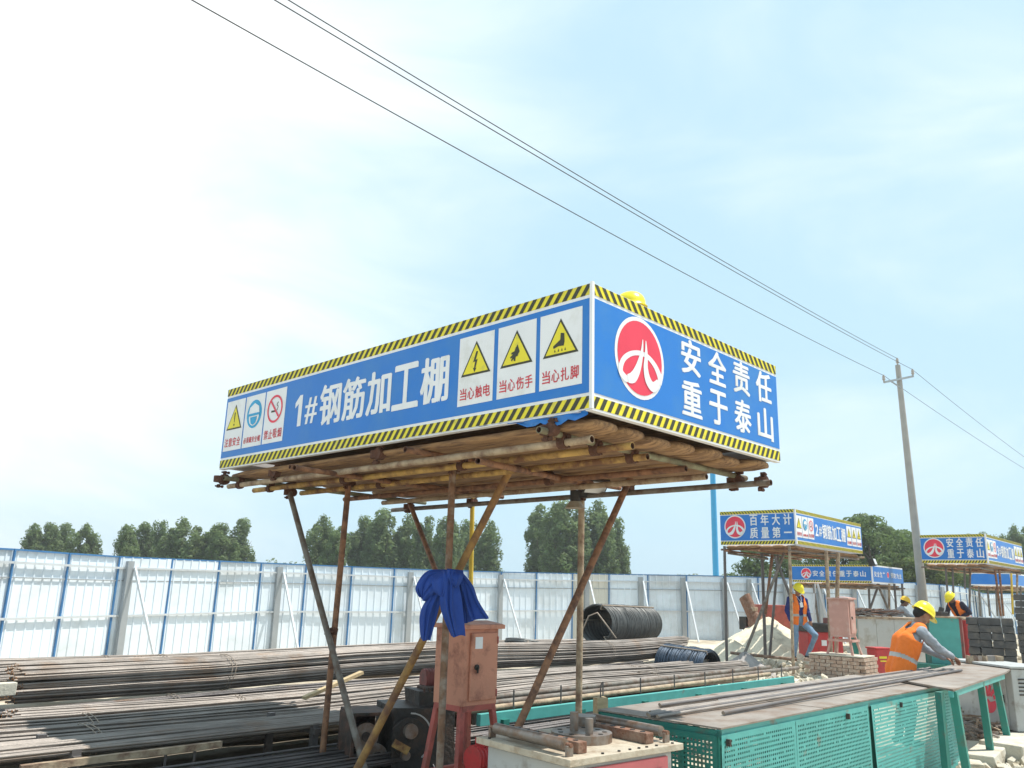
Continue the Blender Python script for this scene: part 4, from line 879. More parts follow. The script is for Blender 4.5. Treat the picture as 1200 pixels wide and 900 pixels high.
# ------------------------------------------------------------------ rebar stacks
def bar_bundle(label, a0, a1, b, z, r, n, k='steel_bar', rb_=.011, flat=1.0, ties=3, wob=.02, spread=0, endk='bar_end', bturn=0, seed=0, group='straight rebar bundles stacked in rows', zr=0):
    rg = random.Random(seed * 31 + int(b * 100)); o = thing('rebar_bundle', label, 'rebar bundle', W(a0, b, 0), ROT, group); L = a1 - a0; mb = MB()
    for i in range(n):
        q = rg.uniform(0, 2 * PI); rad = r * math.sqrt(rg.uniform(.25, 1)); y0 = math.cos(q) * rad; z0 = math.sin(q) * rad * flat
        s0, s1 = rg.uniform(-.06, .06), rg.uniform(-.35, .05); ph = rg.uniform(0, 6); am = rg.uniform(0, wob); pts = []
        q2 = q + rg.uniform(-.5, .5); y2, z2 = math.cos(q2) * rad * rg.uniform(.8, 1.15), math.sin(q2) * rad * flat
        for j in range(7):
            t = j / 6; sag = .035 * math.sin(t * 9 + b) ; pts.append((s0 + (L + s1 - s0) * t, y0 * (1 - t) + y2 * t + am * math.sin(t * 5 + ph) + bturn * t * t + spread * (q / PI - 1) * max(0, t - .8), max(rb_, z + zr * t + z0 * (1 - t) + z2 * t + sag + am * math.cos(t * 6 + ph))))
        mb.tube(pts, rb_ * rg.uniform(.85, 1.15), k, 5, True, endk)
    mb.build('bars', o, stuff=True)
    for i in range(ties):
        t = (i + .6) / ties * .9; x = L * t; tb_ = MB()
        for dx in (0, .05):
            ring = [(x + dx + .02 * math.sin(3 * u), bturn * t * t + (r + .02) * math.cos(u), z + zr * t + .035 * math.sin(t * 9 + b) + (r * flat + .02) * math.sin(u)) for u in [2 * PI * j / 18 for j in range(19)]]
            tb_.tube(ring, .0045, 'tie', 4, False)
        tb_.build('tie_wire', o)
    return o
rows = [  # label, a0, a1, b, z, r, n, mat, flat
 ('rusty ended rebar bundle raised on the heap, its cut ends showing at far left', 3.0, 16.3, 10.25, .68, .235, 190, 'steel_bar', .85, 3),
 ('rebar bundle just behind the raised rusty ended one', 2.2, 16.9, 10.95, .60, .2, 130, 'steel_bar', .8, 3),
 ('third rebar row back from the raised rusty ended bundle', .5, 18.0, 11.7, .52, .25, 130, 'steel_bar', .8, 2),
 ('grey rebar row halfway to the fence', .5, 19.3, 12.5, .42, .28, 130, 'steel_bar', .8, 2),
 ('rearmost but one rebar row near the fence', .5, 19.5, 13.4, .40, .28, 120, 'steel_bar', .7, 2),
 ('rearmost rebar row lying along the foot of the fence', .5, 19.0, 14.4, .36, .3, 120, 'steel_bar', .7, 2),
 ('lower rebar bundle coloured dark for the shade beneath the rusty ended one', 1.0, 14.5, 10.0, .24, .24, 110, 'steel_bar_dark', .9, 2),  # darker steel stands in for the shade under the raised bundle
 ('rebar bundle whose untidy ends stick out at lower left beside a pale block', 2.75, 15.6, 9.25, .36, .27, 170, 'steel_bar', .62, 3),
 ('added rebar bundle, coloured dark for shade, filling the gap behind the untidy ended one', 1.6, 15.2, 9.7, .16, .22, 100, 'steel_bar_dark', .7, 2),  # added filler row, deep shadow put into its colour
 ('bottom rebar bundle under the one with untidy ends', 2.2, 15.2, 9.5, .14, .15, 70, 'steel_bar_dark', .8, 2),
 ('rebar bundle in front of the untidy ended one, long and slightly rusty', .4, 16.0, 8.70, .38, .26, 160, 'steel_bar', .6, 3),
 ('flattened rebar bundle between the rack and the middle rows', .4, 15.0, 8.15, .38, .28, 150, 'steel_bar', .45, 3),
]
for i, (lb, a0, a1, b_, z, r, n, k, fl, ti) in enumerate(rows): bar_bundle(lb, a0, a1, b_, z, r, n, k, flat=fl, ties=ti, seed=i)
# flat layer lying on the low rack
def flat_layer(label, a0, a1, b0, b1, z, n, k, group='loose rebar laid flat', zj=.012):
    rg = random.Random(int(b0 * 77)); o = thing('rebar_layer', label, 'rebar layer', W(a0, b0, 0), ROT, group); mb = MB(); L = a1 - a0
    for i in range(n):
        y = (b1 - b0) * (i + rg.uniform(-.3, .3)) / n; dy = rg.uniform(-.05, .05); s0 = rg.uniform(-.2, .2); s1 = rg.uniform(-.8, .2); zz = z + rg.uniform(0, zj)
        mb.tube([(s0 + (L + s1 - s0) * t, y + dy * t + .01 * math.sin(t * 8 + i), zz + .006 * math.sin(t * 7 + i * 2)) for t in (0, .25, .5, .75, 1)], .012, k, 5, True, 'bar_end')
    mb.build('bars', o, stuff=True); return o
flat_layer('flat sheet of rebar lying on the low dark rack at lower left', .2, 8.6, 7.12, 7.85, .46, 46, 'steel_bar')
flat_layer('second flat layer of rebar on the rack, nearest its front edge', .2, 6.4, 7.10, 7.5, .485, 20, 'steel_bar', zj=.03)
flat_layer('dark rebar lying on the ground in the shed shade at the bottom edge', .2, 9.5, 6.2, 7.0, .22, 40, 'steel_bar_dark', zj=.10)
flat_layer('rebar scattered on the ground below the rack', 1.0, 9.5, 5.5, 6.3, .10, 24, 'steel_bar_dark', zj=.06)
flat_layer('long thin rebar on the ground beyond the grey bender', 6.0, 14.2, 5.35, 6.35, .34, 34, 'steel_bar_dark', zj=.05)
rk = thing('low_rack', 'low dark steel rack carrying the flat rebar at lower left', 'rack', W(0, 7.1, 0), ROT)
for a in (2.6, 4.75, 6.9):
    b = MB(); b.beam((a, -.06, .43), (a, .85, .43), .06, .05, 'steel_bar_dark'); b.build('cross_beam', rk)
    for y in (.0, .8): b = MB(); b.box((a, y, .24), (.07, .05, .52), 'steel_bar_dark'); b.build('leg', rk)
b = MB(); b.cyl((3.3, -.04, .40), (3.3, -.04, .0), .012, 'steel_bar_dark', n=6); b.cyl((3.55, -.04, .42), (3.55, -.04, .0), .012, 'steel_bar_dark', n=6); b.build('stake', rk)
# angle bar end poking out, seen at lower left
o = MB().beam(W(2.2, 7.02, .42), W(3.75, 7.0, .43), .05, .05, 'tan_pipe').build('steel_angle'); tag(o, 'short rusty angle bar with a bright cut end on the front of the flat rebar', 'angle bar')
o = MB().beam(at(356, 818, 9.6), at(424, 788, 10.2), .07, .035, 'timber').build('timber_batten'); tag(o, 'pale timber batten slanting over the rebar behind the left legs', 'batten')
# green rail with studs, and long pipes on it
gr = thing('green_rail', 'long sea green steel rail with small studs beyond the mesh table', 'steel rail', W(6.4, 6.5, 0), ROT)
b = MB(); b.box((3.6, 0, .46), (7.3, .06, .12), 'green_paint'); b.build('rail', gr, bevel=.004)
for i in range(6): b = MB(); b.box((.3 + 1.3 * i, -.05, .40), (.09, .05, .09), 'green_dark'); b.build('stud', gr); b = MB(); b.box((.3 + 1.3 * i, 0, .2), (.07, .07, .4), 'green_dark'); b.build('leg', gr)
for i in range(9): b = MB(); b.cyl((.5 + .8 * i, .02, .5), (.5 + .8 * i, .02, .72), .010, 'steel_bar_dark', n=6); b.build('peg', gr)
for i, (b_, a0, a1, k, z) in enumerate(((6.78, 6.2, 14.6, 'grey_pipe', .56), (7.02, 6.6, 14.0, 'grey_pipe', .58), (6.62, 6.3, 13.2, 'tan_pipe', .54))):
    o = MB(); o.cyl((0, 0, 0), (a1 - a0, .06, .02), .032, k, n=10, hollow=.8); o = o.build('long_pipe', None, W(a0, b_, z), ROT); tag(o, ('grey steel pipe lying beside the green rail, middle of three', 'grey steel pipe lying farthest behind the green rail', 'tan rusted steel pipe lying closest to the green rail')[i], 'pipe', 'long pipes by the green rail')
# wire coils
def wire_coil(name, label, c, axis, R0, L, k, n=44, rw=.012, flat=1.0, seed=1, squash=1.0, core=None, var=.93):
    rg = random.Random(seed); ax = Vector(axis).normalized(); x, y, _ = frame_of(ax); y = Vector((0, 0, 1)) if abs(ax.z) < .3 else y; x = ax.cross(y).normalized() * -1
    o = thing(name, label, 'wire coil', c); mb = MB()
    for i in range(n):
        t = (i + .5) / n - .5; rr = R0 * rg.uniform(var, 1.01) * (1 - .25 * flat * (2 * t) ** 2 * (1 if flat < 1 else 0)); off = Vector((rg.uniform(-.015, .015),) * 3); tl = rg.uniform(-.04, .04)
        mb.tube([ax * (L * t + tl * math.cos(u)) + x * rr * math.cos(u) + y * rr * squash * math.sin(u) + off for u in [2 * PI * j / 28 for j in range(29)]], rw, k, 5, False)
    mb.build('wire_turns', o, stuff=True)
    if core:
        mb = MB(); m = 28; vs = [ax * (L * s_) + x * R0 * .965 * math.cos(2 * PI * j / m) + y * R0 * .965 * squash * math.sin(2 * PI * j / m) for s_ in (-.485, .485) for j in range(m)]
        mb.add(vs, [(j, (j + 1) % m, (j + 1) % m + m, j + m) for j in range(m)], core, True); mb.build('inner_turns', o)
    mb = MB()
    for q in (0.2, 2.0, 4.0):
        p = [ax * (L * .52 * s_) + x * (R0 + .03) * math.cos(q) + y * (R0 + .03) * squash * math.sin(q) for s_ in (-1, -.3, .3, 1)]; p2 = [ax * (L * .52 * s_) + x * (R0 - .06) * math.cos(q) + y * (R0 - .06) * squash * math.sin(q) for s_ in (1, .3, -.3, -1)]
        mb.tube(p + p2 + [p[0]], .014, 'tie', 5, False)
    mb.build('binding_wire', o); return o
cA, cB = at(698, 731, 18.2), at(757, 731, 20.6)
wire_coil('wire_coil', 'big upright drum of grey black steel wire lying on its side by the fence', (cA + cB) / 2, cB - cA, .40, (cB - cA).length, 'wire_grey', n=190, rw=.011, core='wire_black', var=.985)
mb = MB(); mb.tube([at(683, 738, 18), at(690, 722, 17.9), at(700, 718, 17.9), at(712, 734, 17.8), at(722, 748, 17.8)], .016, 'tie', 5); o = mb.build('loose_wire'); tag(o, 'loose bent wire curling out of the drum coil mouth', 'wire')
cC = at(806, 764, 17.6); wire_coil('wire_coil', 'slumped blue black wire coil at the right end of the rebar rows', Vector((cC.x, cC.y, .36)), (.80, -.62, -.05), .52, 1.0, 'wire_blue', n=90, rw=.016, squash=.72, seed=4, core='wire_black')
cE = at(613, 752, 19.5); wire_coil('wire_coil', 'small grey wire coil lying flat behind the rebar in front of the fence', Vector((cE.x, cE.y, cE.z - .08)), (.1, .1, 1), .42, .18, 'wire_grey', n=14, rw=.02, seed=6, core='wire_black')

# ------------------------------------------------------------------ perforated green table
ZT = .90; P_, Q_, R_ = az(711, 830, ZT), az(843, 853, ZT), az(1112, 801, ZT)
ex_ = (R_ - Q_); Lt = ex_.length; rt_ = math.atan2(ex_.y, ex_.x); Wt = abs((P_ - Q_).dot(Vector((-math.sin(rt_), math.cos(rt_), 0))))
tab = thing('mesh_table', 'long workbench with sea green perforated metal sides and worn steel top', 'workbench', (Q_.x, Q_.y, 0), rt_)
b = MB(); n_ = 3
for i in range(n_):
    b = MB(); x0, x1 = Lt * i / n_, Lt * (i + 1) / n_; b.box(((x0 + x1) / 2, Wt / 2, ZT - .006 + .002 * (i % 2)), (x1 - x0 - .008, Wt + .02, .012), 'table_plate'); b.build('top_plate', tab)
b = MB()
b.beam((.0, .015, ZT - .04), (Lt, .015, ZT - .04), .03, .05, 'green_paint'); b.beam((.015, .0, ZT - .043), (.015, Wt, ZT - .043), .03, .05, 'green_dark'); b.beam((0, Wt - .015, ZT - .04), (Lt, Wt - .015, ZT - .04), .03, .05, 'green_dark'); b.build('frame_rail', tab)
def perf_mesh(w_, h, pitch, hole, k):
    nx, nz_ = int(w_ / pitch), int(h / pitch); px_, pz = w_ / nx, h / nz_; mb = MB(); vs = []; fs = []
    rg = random.Random(2)
    def edge(i, n, p): return i * p
    for i in range(nx):
        for j in range(nz_):
            x0, z0 = i * px_, j * pz; a = px_ * (1 - hole) / 2; c = pz * (1 - hole) / 2
            solid = rg.random() < .05 or i in (0, nx - 1) or j in (0, nz_ - 1) or (i % 9 == 8 and False)
            n = len(vs); bow = lambda x, z: .006 * math.sin(x * 3.1) * math.sin(z * 4)
            o4 = [(x0, z0), (x0 + px_, z0), (x0 + px_, z0 + pz), (x0, z0 + pz)]; i4 = [(x0 + a, z0 + c), (x0 + px_ - a, z0 + c), (x0 + px_ - a, z0 + pz - c), (x0 + a, z0 + pz - c)]
            if solid: vs += [(x, bow(x, z), z) for x, z in o4]; fs.append((n, n + 1, n + 2, n + 3))
            else:
                vs += [(x, bow(x, z), z) for x, z in o4 + i4]; fs += [(n + q, n + (q + 1) % 4, n + 4 + (q + 1) % 4, n + 4 + q) for q in range(4)]
    mb.add(vs, fs, k); return mb
exn = ex_.normalized(); xb = [0.0] + [px_solve(Q_, exn, p_) for p_ in (930, 1017)] + [Lt]
for i in range(3):
    w_ = xb[i + 1] - xb[i] - (.008 if i != 1 else .05); o = bpy.data.objects.new('mesh_panel', mesh_of(perf_mesh(w_, .80, .031, .46 if i < 2 else .40, 'green_paint'), 'mesh_panel')); COL.objects.link(o); o.parent = tab
    o.location = (xb[i] + .004, -.012 - (.035 if i == 2 else 0), .05); o.rotation_euler = (0 if i < 2 else -.03, 0, 0)
o = bpy.data.objects.new('mesh_panel', mesh_of(perf_mesh(Lt * .62, .80, .034, .25, 'green_dark'), 'mesh_panel')); COL.objects.link(o); o.parent = tab; o.location = (Lt * .37, Wt - .005, .05)  # added rear panel with small holes, hides bright ground behind the front mesh
me_s = mesh_of(perf_mesh(Wt - .03, .80, .031, .46, 'green_dark'), 'mesh_panel'); o = bpy.data.objects.new('mesh_panel', me_s); COL.objects.link(o); o.parent = tab; o.location = (-.012, Wt - .015, .045); o.rotation_euler = (0, 0, -PI / 2)  # left side mesh in the darker green, its shade put into the colour
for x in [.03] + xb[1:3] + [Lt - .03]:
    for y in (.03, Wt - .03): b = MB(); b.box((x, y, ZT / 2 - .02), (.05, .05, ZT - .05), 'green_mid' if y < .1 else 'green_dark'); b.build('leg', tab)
for x in (.07, xb[2] - .55, xb[2] + .75): b = MB(); b.box((x, -.03, ZT - .10), (.022, .03, .045), 'machine_black'); b.build('latch', tab)
def bar_at(x0, y0, x1, y1, r, k, lab):
    p, q = Vector((x0, y0, ZT + r + .004)), Vector((x1, y1, ZT + .03 + r + .004)); mb = MB(); mb.tube([p, p.lerp(q, .35) + Vector((0, .01, 0)), p.lerp(q, .7), q], r, k, 8, True, 'tie'); o = mb.build('loose_rebar', None, tab.location, rt_); tag(o, lab, 'rebar', 'rebar lying on the mesh table')
bars = [(-.05, .55, Lt + 1.6, .40, .014, 'steel_bar_dark', 'long dark bar crossing the mesh table, starting at its left edge'), (-.02, .50, Lt + 1.5, .34, .013, 'steel_bar', 'second long bar beside the one starting at the table left edge'), (.0, .60, Lt + 1.7, .48, .014, 'steel_bar', 'long bar just behind the left edge pair on the mesh table'),
        (.55, .28, Lt + 1.5, .28, .016, 'steel_bar_dark', 'nearest bar on the mesh table, starting a little in from the corner'), (.5, .82, Lt + 1.4, .62, .014, 'steel_bar_dark', 'rear bar on the mesh table starting by the worn plate middle'), (.55, .86, Lt + 1.5, .66, .013, 'steel_bar', 'rearmost bar on the mesh table'), (.1, .645, Lt + 1.2, .52, .014, 'steel_bar', 'middle long bar of the group on the mesh table'), (1.2, .70, Lt + 1.1, .56, .013, 'steel_bar_dark', 'shorter bar lying between the rear and middle bars on the table')]
for x0, y0, x1, y1, r, k, lb in bars: bar_at(x0, y0, x1, y1, r, k, lb)
bq = az(708, 828, .9); o = MB().box((0, 0, .48), (.10, .10, .96), 'timber', jit=.006).build('timber_post', None, (bq.x - .02, bq.y + .08, 0), .3); tag(o, 'short timber post with a bent nail at the left corner of the mesh table', 'timber post')
b = MB(); b.tube([(0, 0, .96), (.0, 0, 1.04), (.015, .01, 1.07)], .006, 'steel_bar_dark', 6); b.build('nail', o)

MB().box((xb[2] + .16, Wt / 2, .45), (.02, Wt - .03, .80), 'green_dark').build('gap_darkening_sheet', tab)  # added dark sheet, blocks the bright view so the panel gap looks shaded
# second open legged table
Z2 = .93; U, V_, W2 = az(1117, 808, Z2), az(1172, 791, Z2), az(1047, 795, Z2)
T2 = thing('open_table', 'steel topped bench on bare green legs beyond the perforated table', 'workbench', (U.x, U.y, 0), rt_)
def l2(p): return Matrix.Rotation(-rt_, 3, 'Z') @ (Vector(p) - Vector((U.x, U.y, 0)))
L2 = 3.6; W2w = 1.25
c4 = [l2(az(1117, 808, Z2)), l2(az(1178, 788, Z2)), l2(az(1189, 781, Z2)), l2(az(1150, 771, Z2)), l2(az(1046, 795, Z2))]
for v in c4: v.z = Z2
b = MB(); b.plate([Vector((v.x, v.y, Z2 - .01)) for v in c4], .02, 'table_plate', (0, 0, 1)); b.build('top_plate', T2)
pe = [c4[0], c4[1], c4[2]]
b = MB(); b.beam(c4[0] + Vector((0, .03, -.05)), c4[1] + Vector((0, .03, -.05)), .04, .06, 'green_paint'); b.build('frame_rail', T2)
for px1, py1, px2, py2, Y in ((1117, 810, 1133, 905, 8.9), (1149, 800, 1160, 876, 10.1), (1166, 794, 1182, 872, 10.9)):
    p, q = l2(at(px1, py1, Y)), l2(at(px2, py2, Y)); q = p + (q - p) * ((p.z) / (p.z - q.z)); p.z = Z2 - .03; b = MB(); b.beam(p, q, .075, .05, 'green_mid'); b.build('leg', T2)
p, q = l2(at(1105, 812, 9.2)), 0; b = MB(); b.box((-.12, .10, Z2 / 2), (.10, .06, Z2 - .05), 'green_dark'); b.build('leg', T2)
# grey cabinet with red emblem
cz = .88; g0 = az(1178, 866, 0); yaw_c = .30
cab = thing('control_cabinet', 'grey control cabinet with a round red emblem, under the open table', 'cabinet', (0, 0, 0), 0)
pA, pB, pC = az(1122, 850, 0.02), az(1194, 868, 0.02), az(1214, 855, 0.02)
fx = (pB - pA); fx.z = 0; wl = fx.length; rc = math.atan2(fx.y, fx.x); cab.location = (pA.x, pA.y, 0); cab.rotation_euler.z = rc
b = MB(); b.box((wl / 2, .30, .12 + .41), (wl, .60, .80), 'machine_grey'); b.build('body', cab, bevel=.01)
b = MB(); b.box((wl / 2, .30, .955), (wl + .05, .66, .03), 'machine_grey'); b.build('lid', cab, bevel=.006)
b = MB(); b.box((wl / 2, .30, .06), (wl - .05, .55, .12), 'machine_black'); b.build('plinth', cab)
b = MB(); b.box((wl * .5, -.008, .53), (wl * .80, .016, .70), 'machine_grey'); dd_ = b.build('door', cab, bevel=.004)
fc = Face((0, -.0165, 0), (1, 0, 0)); b = MB(); ec = Vector((wl * .60, .50))
fc.poly(b, [(ec.x + .16 * math.cos(a) , ec.y - .07 + .13 * math.sin(a)) for a in [PI + PI * i / 16 for i in range(17)]] + [(ec.x + .15, ec.y - .02), (ec.x + .05, ec.y - .05), (ec.x, ec.y - .01), (ec.x - .06, ec.y - .06), (ec.x - .15, ec.y - .01)], 'sign_red', 1)
for i, (a, l0, l1) in enumerate(((2.55, .10, .19), (2.1, .05, .21), (1.65, .04, .22), (1.2, .05, .21), (.75, .08, .20), (.3, .12, .18))):
    d_ = Vector((math.cos(a), math.sin(a))); s_ = Vector((-d_.y, d_.x)) * .024; c_ = ec + Vector((0, -.02)); q = [c_ + d_ * l0 - s_, c_ + d_ * l1 - s_ * 1.1, c_ + d_ * l1 + s_ * 1.1, c_ + d_ * l0 + s_]; fc.poly(b, [(v.x, v.y) for v in q], 'sign_red', 1)
b.build('round_emblem', dd_)
b = MB()
for i in range(5): b.box((wl + .004, .22, .80 - .05 * i), (.012, .26, .018), 'machine_black')
b.build('vent_slots', cab); b = MB(); b.box((wl * .86, -.025, .53), (.02, .03, .10), 'machine_black'); b.build('handle', cab)
# ------------------------------------------------------------------ rubble, slabs, scrap
def rocks(name, label, fn, n, s0, s1, k, seed, cat='rubble', flatz=.6):
    rg = random.Random(seed); mb = MB()
    base = [(1, 0, 0), (-1, 0, 0), (0, 1, 0), (0, -1, 0), (0, 0, 1), (0, 0, -1), (.6, .6, .5), (-.6, .6, .5), (.6, -.6, .5), (-.6, -.6, .5)]
    for i in range(n):
        x, y, z = fn(rg); s = rg.uniform(s0, s1) * rg.uniform(.6, 1); R = Matrix.Rotation(rg.uniform(0, 6), 3, Vector((rg.random(), rg.random(), rg.random())).normalized())
        bm = bmesh.new(); 
        for v in base: bm.verts.new(R @ Vector((v[0] * s * rg.uniform(.7, 1.3), v[1] * s * rg.uniform(.7, 1.3), v[2] * s * flatz * rg.uniform(.7, 1.2))))
        bmesh.ops.convex_hull(bm, input=bm.verts); bm.verts.ensure_lookup_table(); bm.verts.index_update()
        mb.add([v.co + Vector((x, y, z)) for v in bm.verts], [tuple(v.index for v in f.verts) for f in bm.faces], k); bm.free()
    o = mb.build(name); tag(o, label, cat, kind='stuff'); return o
def area(px0, px1, py0, py1, lift=0):
    def f(rg):
        p = az(rg.uniform(px0, px1), rg.uniform(py0, py1), 0); z = ground_z(p.x, p.y); return p.x, p.y, z + lift * rg.random()
    return f
rocks('rubble', 'cream broken stone strewn around shed two and the brick plinth', area(845, 1060, 768, 806, .08), 900, .04, .14, 'stone', 3)
rocks('rubble', 'pale broken concrete scattered under and right of the open table', area(1090, 1230, 850, 930, .05), 420, .03, .10, 'stone', 5)
rocks('rubble', 'cream rubble bits under the rebar rack at lower left', lambda rg: (*W(rg.uniform(1, 8), rg.uniform(5.2, 7.2))[:2], .03), 260, .02, .07, 'stone', 8)
rocks('rubble', 'pale rubble beyond the near worker around the dark steel stack', area(1090, 1230, 760, 800, .06), 400, .05, .16, 'stone', 12)
def heap(name, label, cx, cy, rx, ry, h, k, seed, cat='sand heap', z0=None):
    rg = random.Random(seed); nu, nv = 36, 14; vs = [(0, 0, h)]; jit = [[rg.uniform(-1, 1) for _ in range(nu)] for _ in range(nv)]; lob = [rg.uniform(.8, 1.2) for _ in range(nu)]
    lob = [(lob[i - 1] + lob[i] + lob[(i + 1) % nu]) / 3 for i in range(nu)]
    for i in range(1, nv + 1):
        t = i / nv
        for j in range(nu):
            a = 2 * PI * j / nu; vs.append((rx * t * lob[j] * math.cos(a), ry * t * lob[j] * math.sin(a), h * (1 - t) ** 1.05 * (1 + .05 * jit[i - 1][j]) + .012 * jit[i - 1][j] * (t < .95) - (.05 if i == nv else 0)))
    fs = [(0, 1 + j, 1 + (j + 1) % nu) for j in range(nu)] + [(1 + (i - 1) * nu + j, 1 + i * nu + j, 1 + i * nu + (j + 1) % nu, 1 + (i - 1) * nu + (j + 1) % nu) for i in range(1, nv) for j in range(nu)]
    mb = MB(); mb.add(vs, fs, k, True); o = mb.build(name, None, (cx, cy, ground_z(cx, cy) if z0 is None else z0)); tag(o, label, cat); return o
q = at(903, 770, 24.5); heap('sand_heap', 'large heap of pale cream sand behind the legs of shed two', q.x, q.y, 1.75, 1.7, 1.05, 'sand', 1)
q = at(862, 770, 22.6); heap('sand_heap', 'low spread of pale sand at the left foot of the large heap', q.x - .1, q.y, 1.2, 1.0, .55, 'sand', 2)
q = at(955, 775, 23.0); heap('sand_heap', 'small pale sand mound right of the standing worker legs', q.x, q.y, 1.3, 1.0, .5, 'sand', 5)
q = at(880, 790, 19.5); heap('gravel_heap', 'small grey slag mound in front of the cream sand heap', q.x, q.y + .4, .75, .8, .5, 'slag', 3, 'gravel heap')
for i, (px, py, w_, d_, h_, rz, lb) in enumerate(((1150, 893, 1.0, .45, .16, .9, 'thick cream concrete slab below the middle green leg'), (1190, 888, .9, .5, .20, .7, 'cream concrete block right of the last green leg'), (1192, 872, .5, .35, .12, .2, 'small flat concrete piece under the grey cabinet corner'), (1130, 900, .5, .35, .10, 1.2, 'broken cream slab at the foot of the first green leg'))):
    p = az(px, py, 0); o = MB().box((0, 0, h_ / 2), (w_, d_, h_), 'concrete', jit=.02).build('concrete_slab', None, (p.x, p.y, 0), rz, bevel=.015); tag(o, lb, 'concrete slab')
mb = MB(); rg = random.Random(4)
for i in range(110):
    p = az(rg.uniform(1118, 1172), rg.uniform(852, 882), 0); a = rg.uniform(-.6, 1.2) + ROT; L = rg.uniform(.2, .6); z = rg.uniform(.03, .28); mb.beam((p.x - math.cos(a) * L / 2, p.y - math.sin(a) * L / 2, z), (p.x + math.cos(a) * L / 2, p.y + math.sin(a) * L / 2, z + rg.uniform(-.05, .08)), .028, .022, rg.choice(('worn_steel', 'tan_pipe', 'steel_bar')))
tag(mb.build('offcut_pile'), 'pile of short steel offcuts under the open table', 'scrap', kind='stuff')
mb = MB()
for i in range(30):
    p = W(rg.uniform(5.2, 6.6), rg.uniform(6.0, 6.8)); a = rg.uniform(0, 6); mb.tube([(p.x + .18 * math.cos(a + u), p.y + .18 * math.sin(a + u), .10 + .25 * rg.random() * math.sin(u * 1.5)) for u in (0, .7, 1.4, 2.1, 2.8)], .012, 'wire_black', 5)
tag(mb.build('scrap_wire'), 'tangle of black scrap wire on the ground beside the greasy cutter', 'scrap', kind='stuff')
o = MB().box((0, 0, .12), (.30, .14, .24), 'concrete', jit=.01).build('pale_block', None, tuple(az(12, 868, .15) - Vector((0, 0, .12))), ROT, bevel=.01); tag(o, 'pale block wedged under the rebar ends at far lower left', 'block')
o = MB().box((0, 0, .0), (.34, .10, .14), 'concrete', jit=.01).build('pale_block', None, tuple(at(-3, 808, 9.0)), ROT, bevel=.01); tag(o, 'white block beside the rusty cut rebar ends at the left picture edge', 'block')

# ------------------------------------------------------------------ distant yard equipment
br_o = az(1010, 792, 0); BX, BY = .0, 0
pl = thing('brick_plinth', 'low brick plinth under the pink electrical box', 'brick plinth', (0, 0, 0), 0)
q0 = at(1011, 790, 18.6); q0.z = .0; pl.location = q0; pl.rotation_euler.z = PI / 2 - .74
Lp = 1.15; Ls = .62; bl, bh, bd = .235, .068, .11
bme = mesh_of(MB().box((0, 0, 0), (bl, bd, bh), 'brick_clay', jit=.003), 'brick'); bme2 = mesh_of(MB().box((0, 0, 0), (bd, bl, bh), 'brick_clay', jit=.003), 'brick')
for c in range(7):
    z = .04 + c * .078; off = .12 * (c % 2)
    for i in range(5):
        o = bpy.data.objects.new('brick', bme2); COL.objects.link(o); o.parent = pl; o.location = (.055 + random.uniform(-.006, .006), .12 + i * .25 + off - .06, z)
    for i in range(3):
        o = bpy.data.objects.new('brick', bme); COL.objects.link(o); o.parent = pl; o.location = (.23 + i * .25 - off * .5, .055 + random.uniform(-.006, .006) - .06 - .0, z)
MB().box((.36, .60, .28), (.55, 1.12, .54), 'slag').build('mortar_core', pl)
MB().box((.38, .58, .57), (.74, 1.22, .03), 'concrete').build('cap_slab', pl, bevel=.008)
eb = at(990, 770, 19.2); eb.z = .585; electrical_box('faded pink electrical box standing on the brick plinth', eb, PI / 2 - .74 + .0, mats=('cabinet_pink', 'cabinet_pink'), z0=.42, hb=.78, wd=.40, dp=.44, sticker=False)
q = at(1031, 778, 20); q.z = 0; t = thing('red_fire_box', 'small bright red metal bin with pale print, right of the brick plinth', 'red bin', q, .25); b = MB(); b.box((0, 0, .34), (.40, .34, .68), 'red_paint'); b.build('body', t, bevel=.01); b = MB(); b.box((0, 0, .70), (.44, .38, .035), 'red_paint'); b.build('lid', t, bevel=.008)
b = MB(); b.box((-.03, -.172, .50), (.20, .003, .05), 'sign_yellow'); b.box((-.03, -.172, .42), (.16, .003, .03), 'sign_yellow'); b.build('printed_band', t)
# red machine beside pink box
q = at(962, 762, 22.5); q.z = ground_z(q.x, q.y); t = thing('red_cutting_machine', 'dark topped red machine cabinet between the standing worker and pink box', 'machine', q, .1)
b = MB(); b.box((0, 0, .42), (.95, .6, .8), 'red_paint'); b.build('body', t, bevel=.02); b = MB(); b.box((0, 0, .93), (1.1, .7, .22), 'machine_black'); b.build('head', t, bevel=.03); b = MB(); b.box((-.05, -.31, .55), (.14, .012, .14), 'sign_white'); b.build('label_plate', t)
b = MB(); b.box((.3, .0, 1.1), (.25, .3, .16), 'dark_red'); b.build('motor', t, bevel=.02)
q = at(884, 745, 25); q.z = ground_z(q.x, q.y); t = thing('mortar_mixer', 'rusty brown mixer with a slanted drum beyond the sand heap', 'mixer', q, 2.4); t.scale = (.68, .68, .82)
b = MB(); b.cyl((-.25, 0, .75), (-.05, 0, 1.15), .42, 'rust_block', r1=.34, n=18); b.cyl((-.05, 0, 1.15), (.10, 0, 1.42), .30, 'rust_block', r1=.22, n=18, hollow=.85); b.build('drum', t); b = MB(); b.box((.45, 0, 1.0), (.35, .3, .45), 'machine_black'); b.build('motor_box', t, bevel=.02)
b = MB(); [b.beam((x, y, .0), (x * .5, y * .5, .9), .07, .07, 'dark_red') for x in (-.5, .5) for y in (-.35, .35)]; b.build('frame', t); b = MB(); b.box((0, .05, 1.50), (.34, .3, .14), 'tan_pipe'); b.build('hopper', t, bevel=.01)
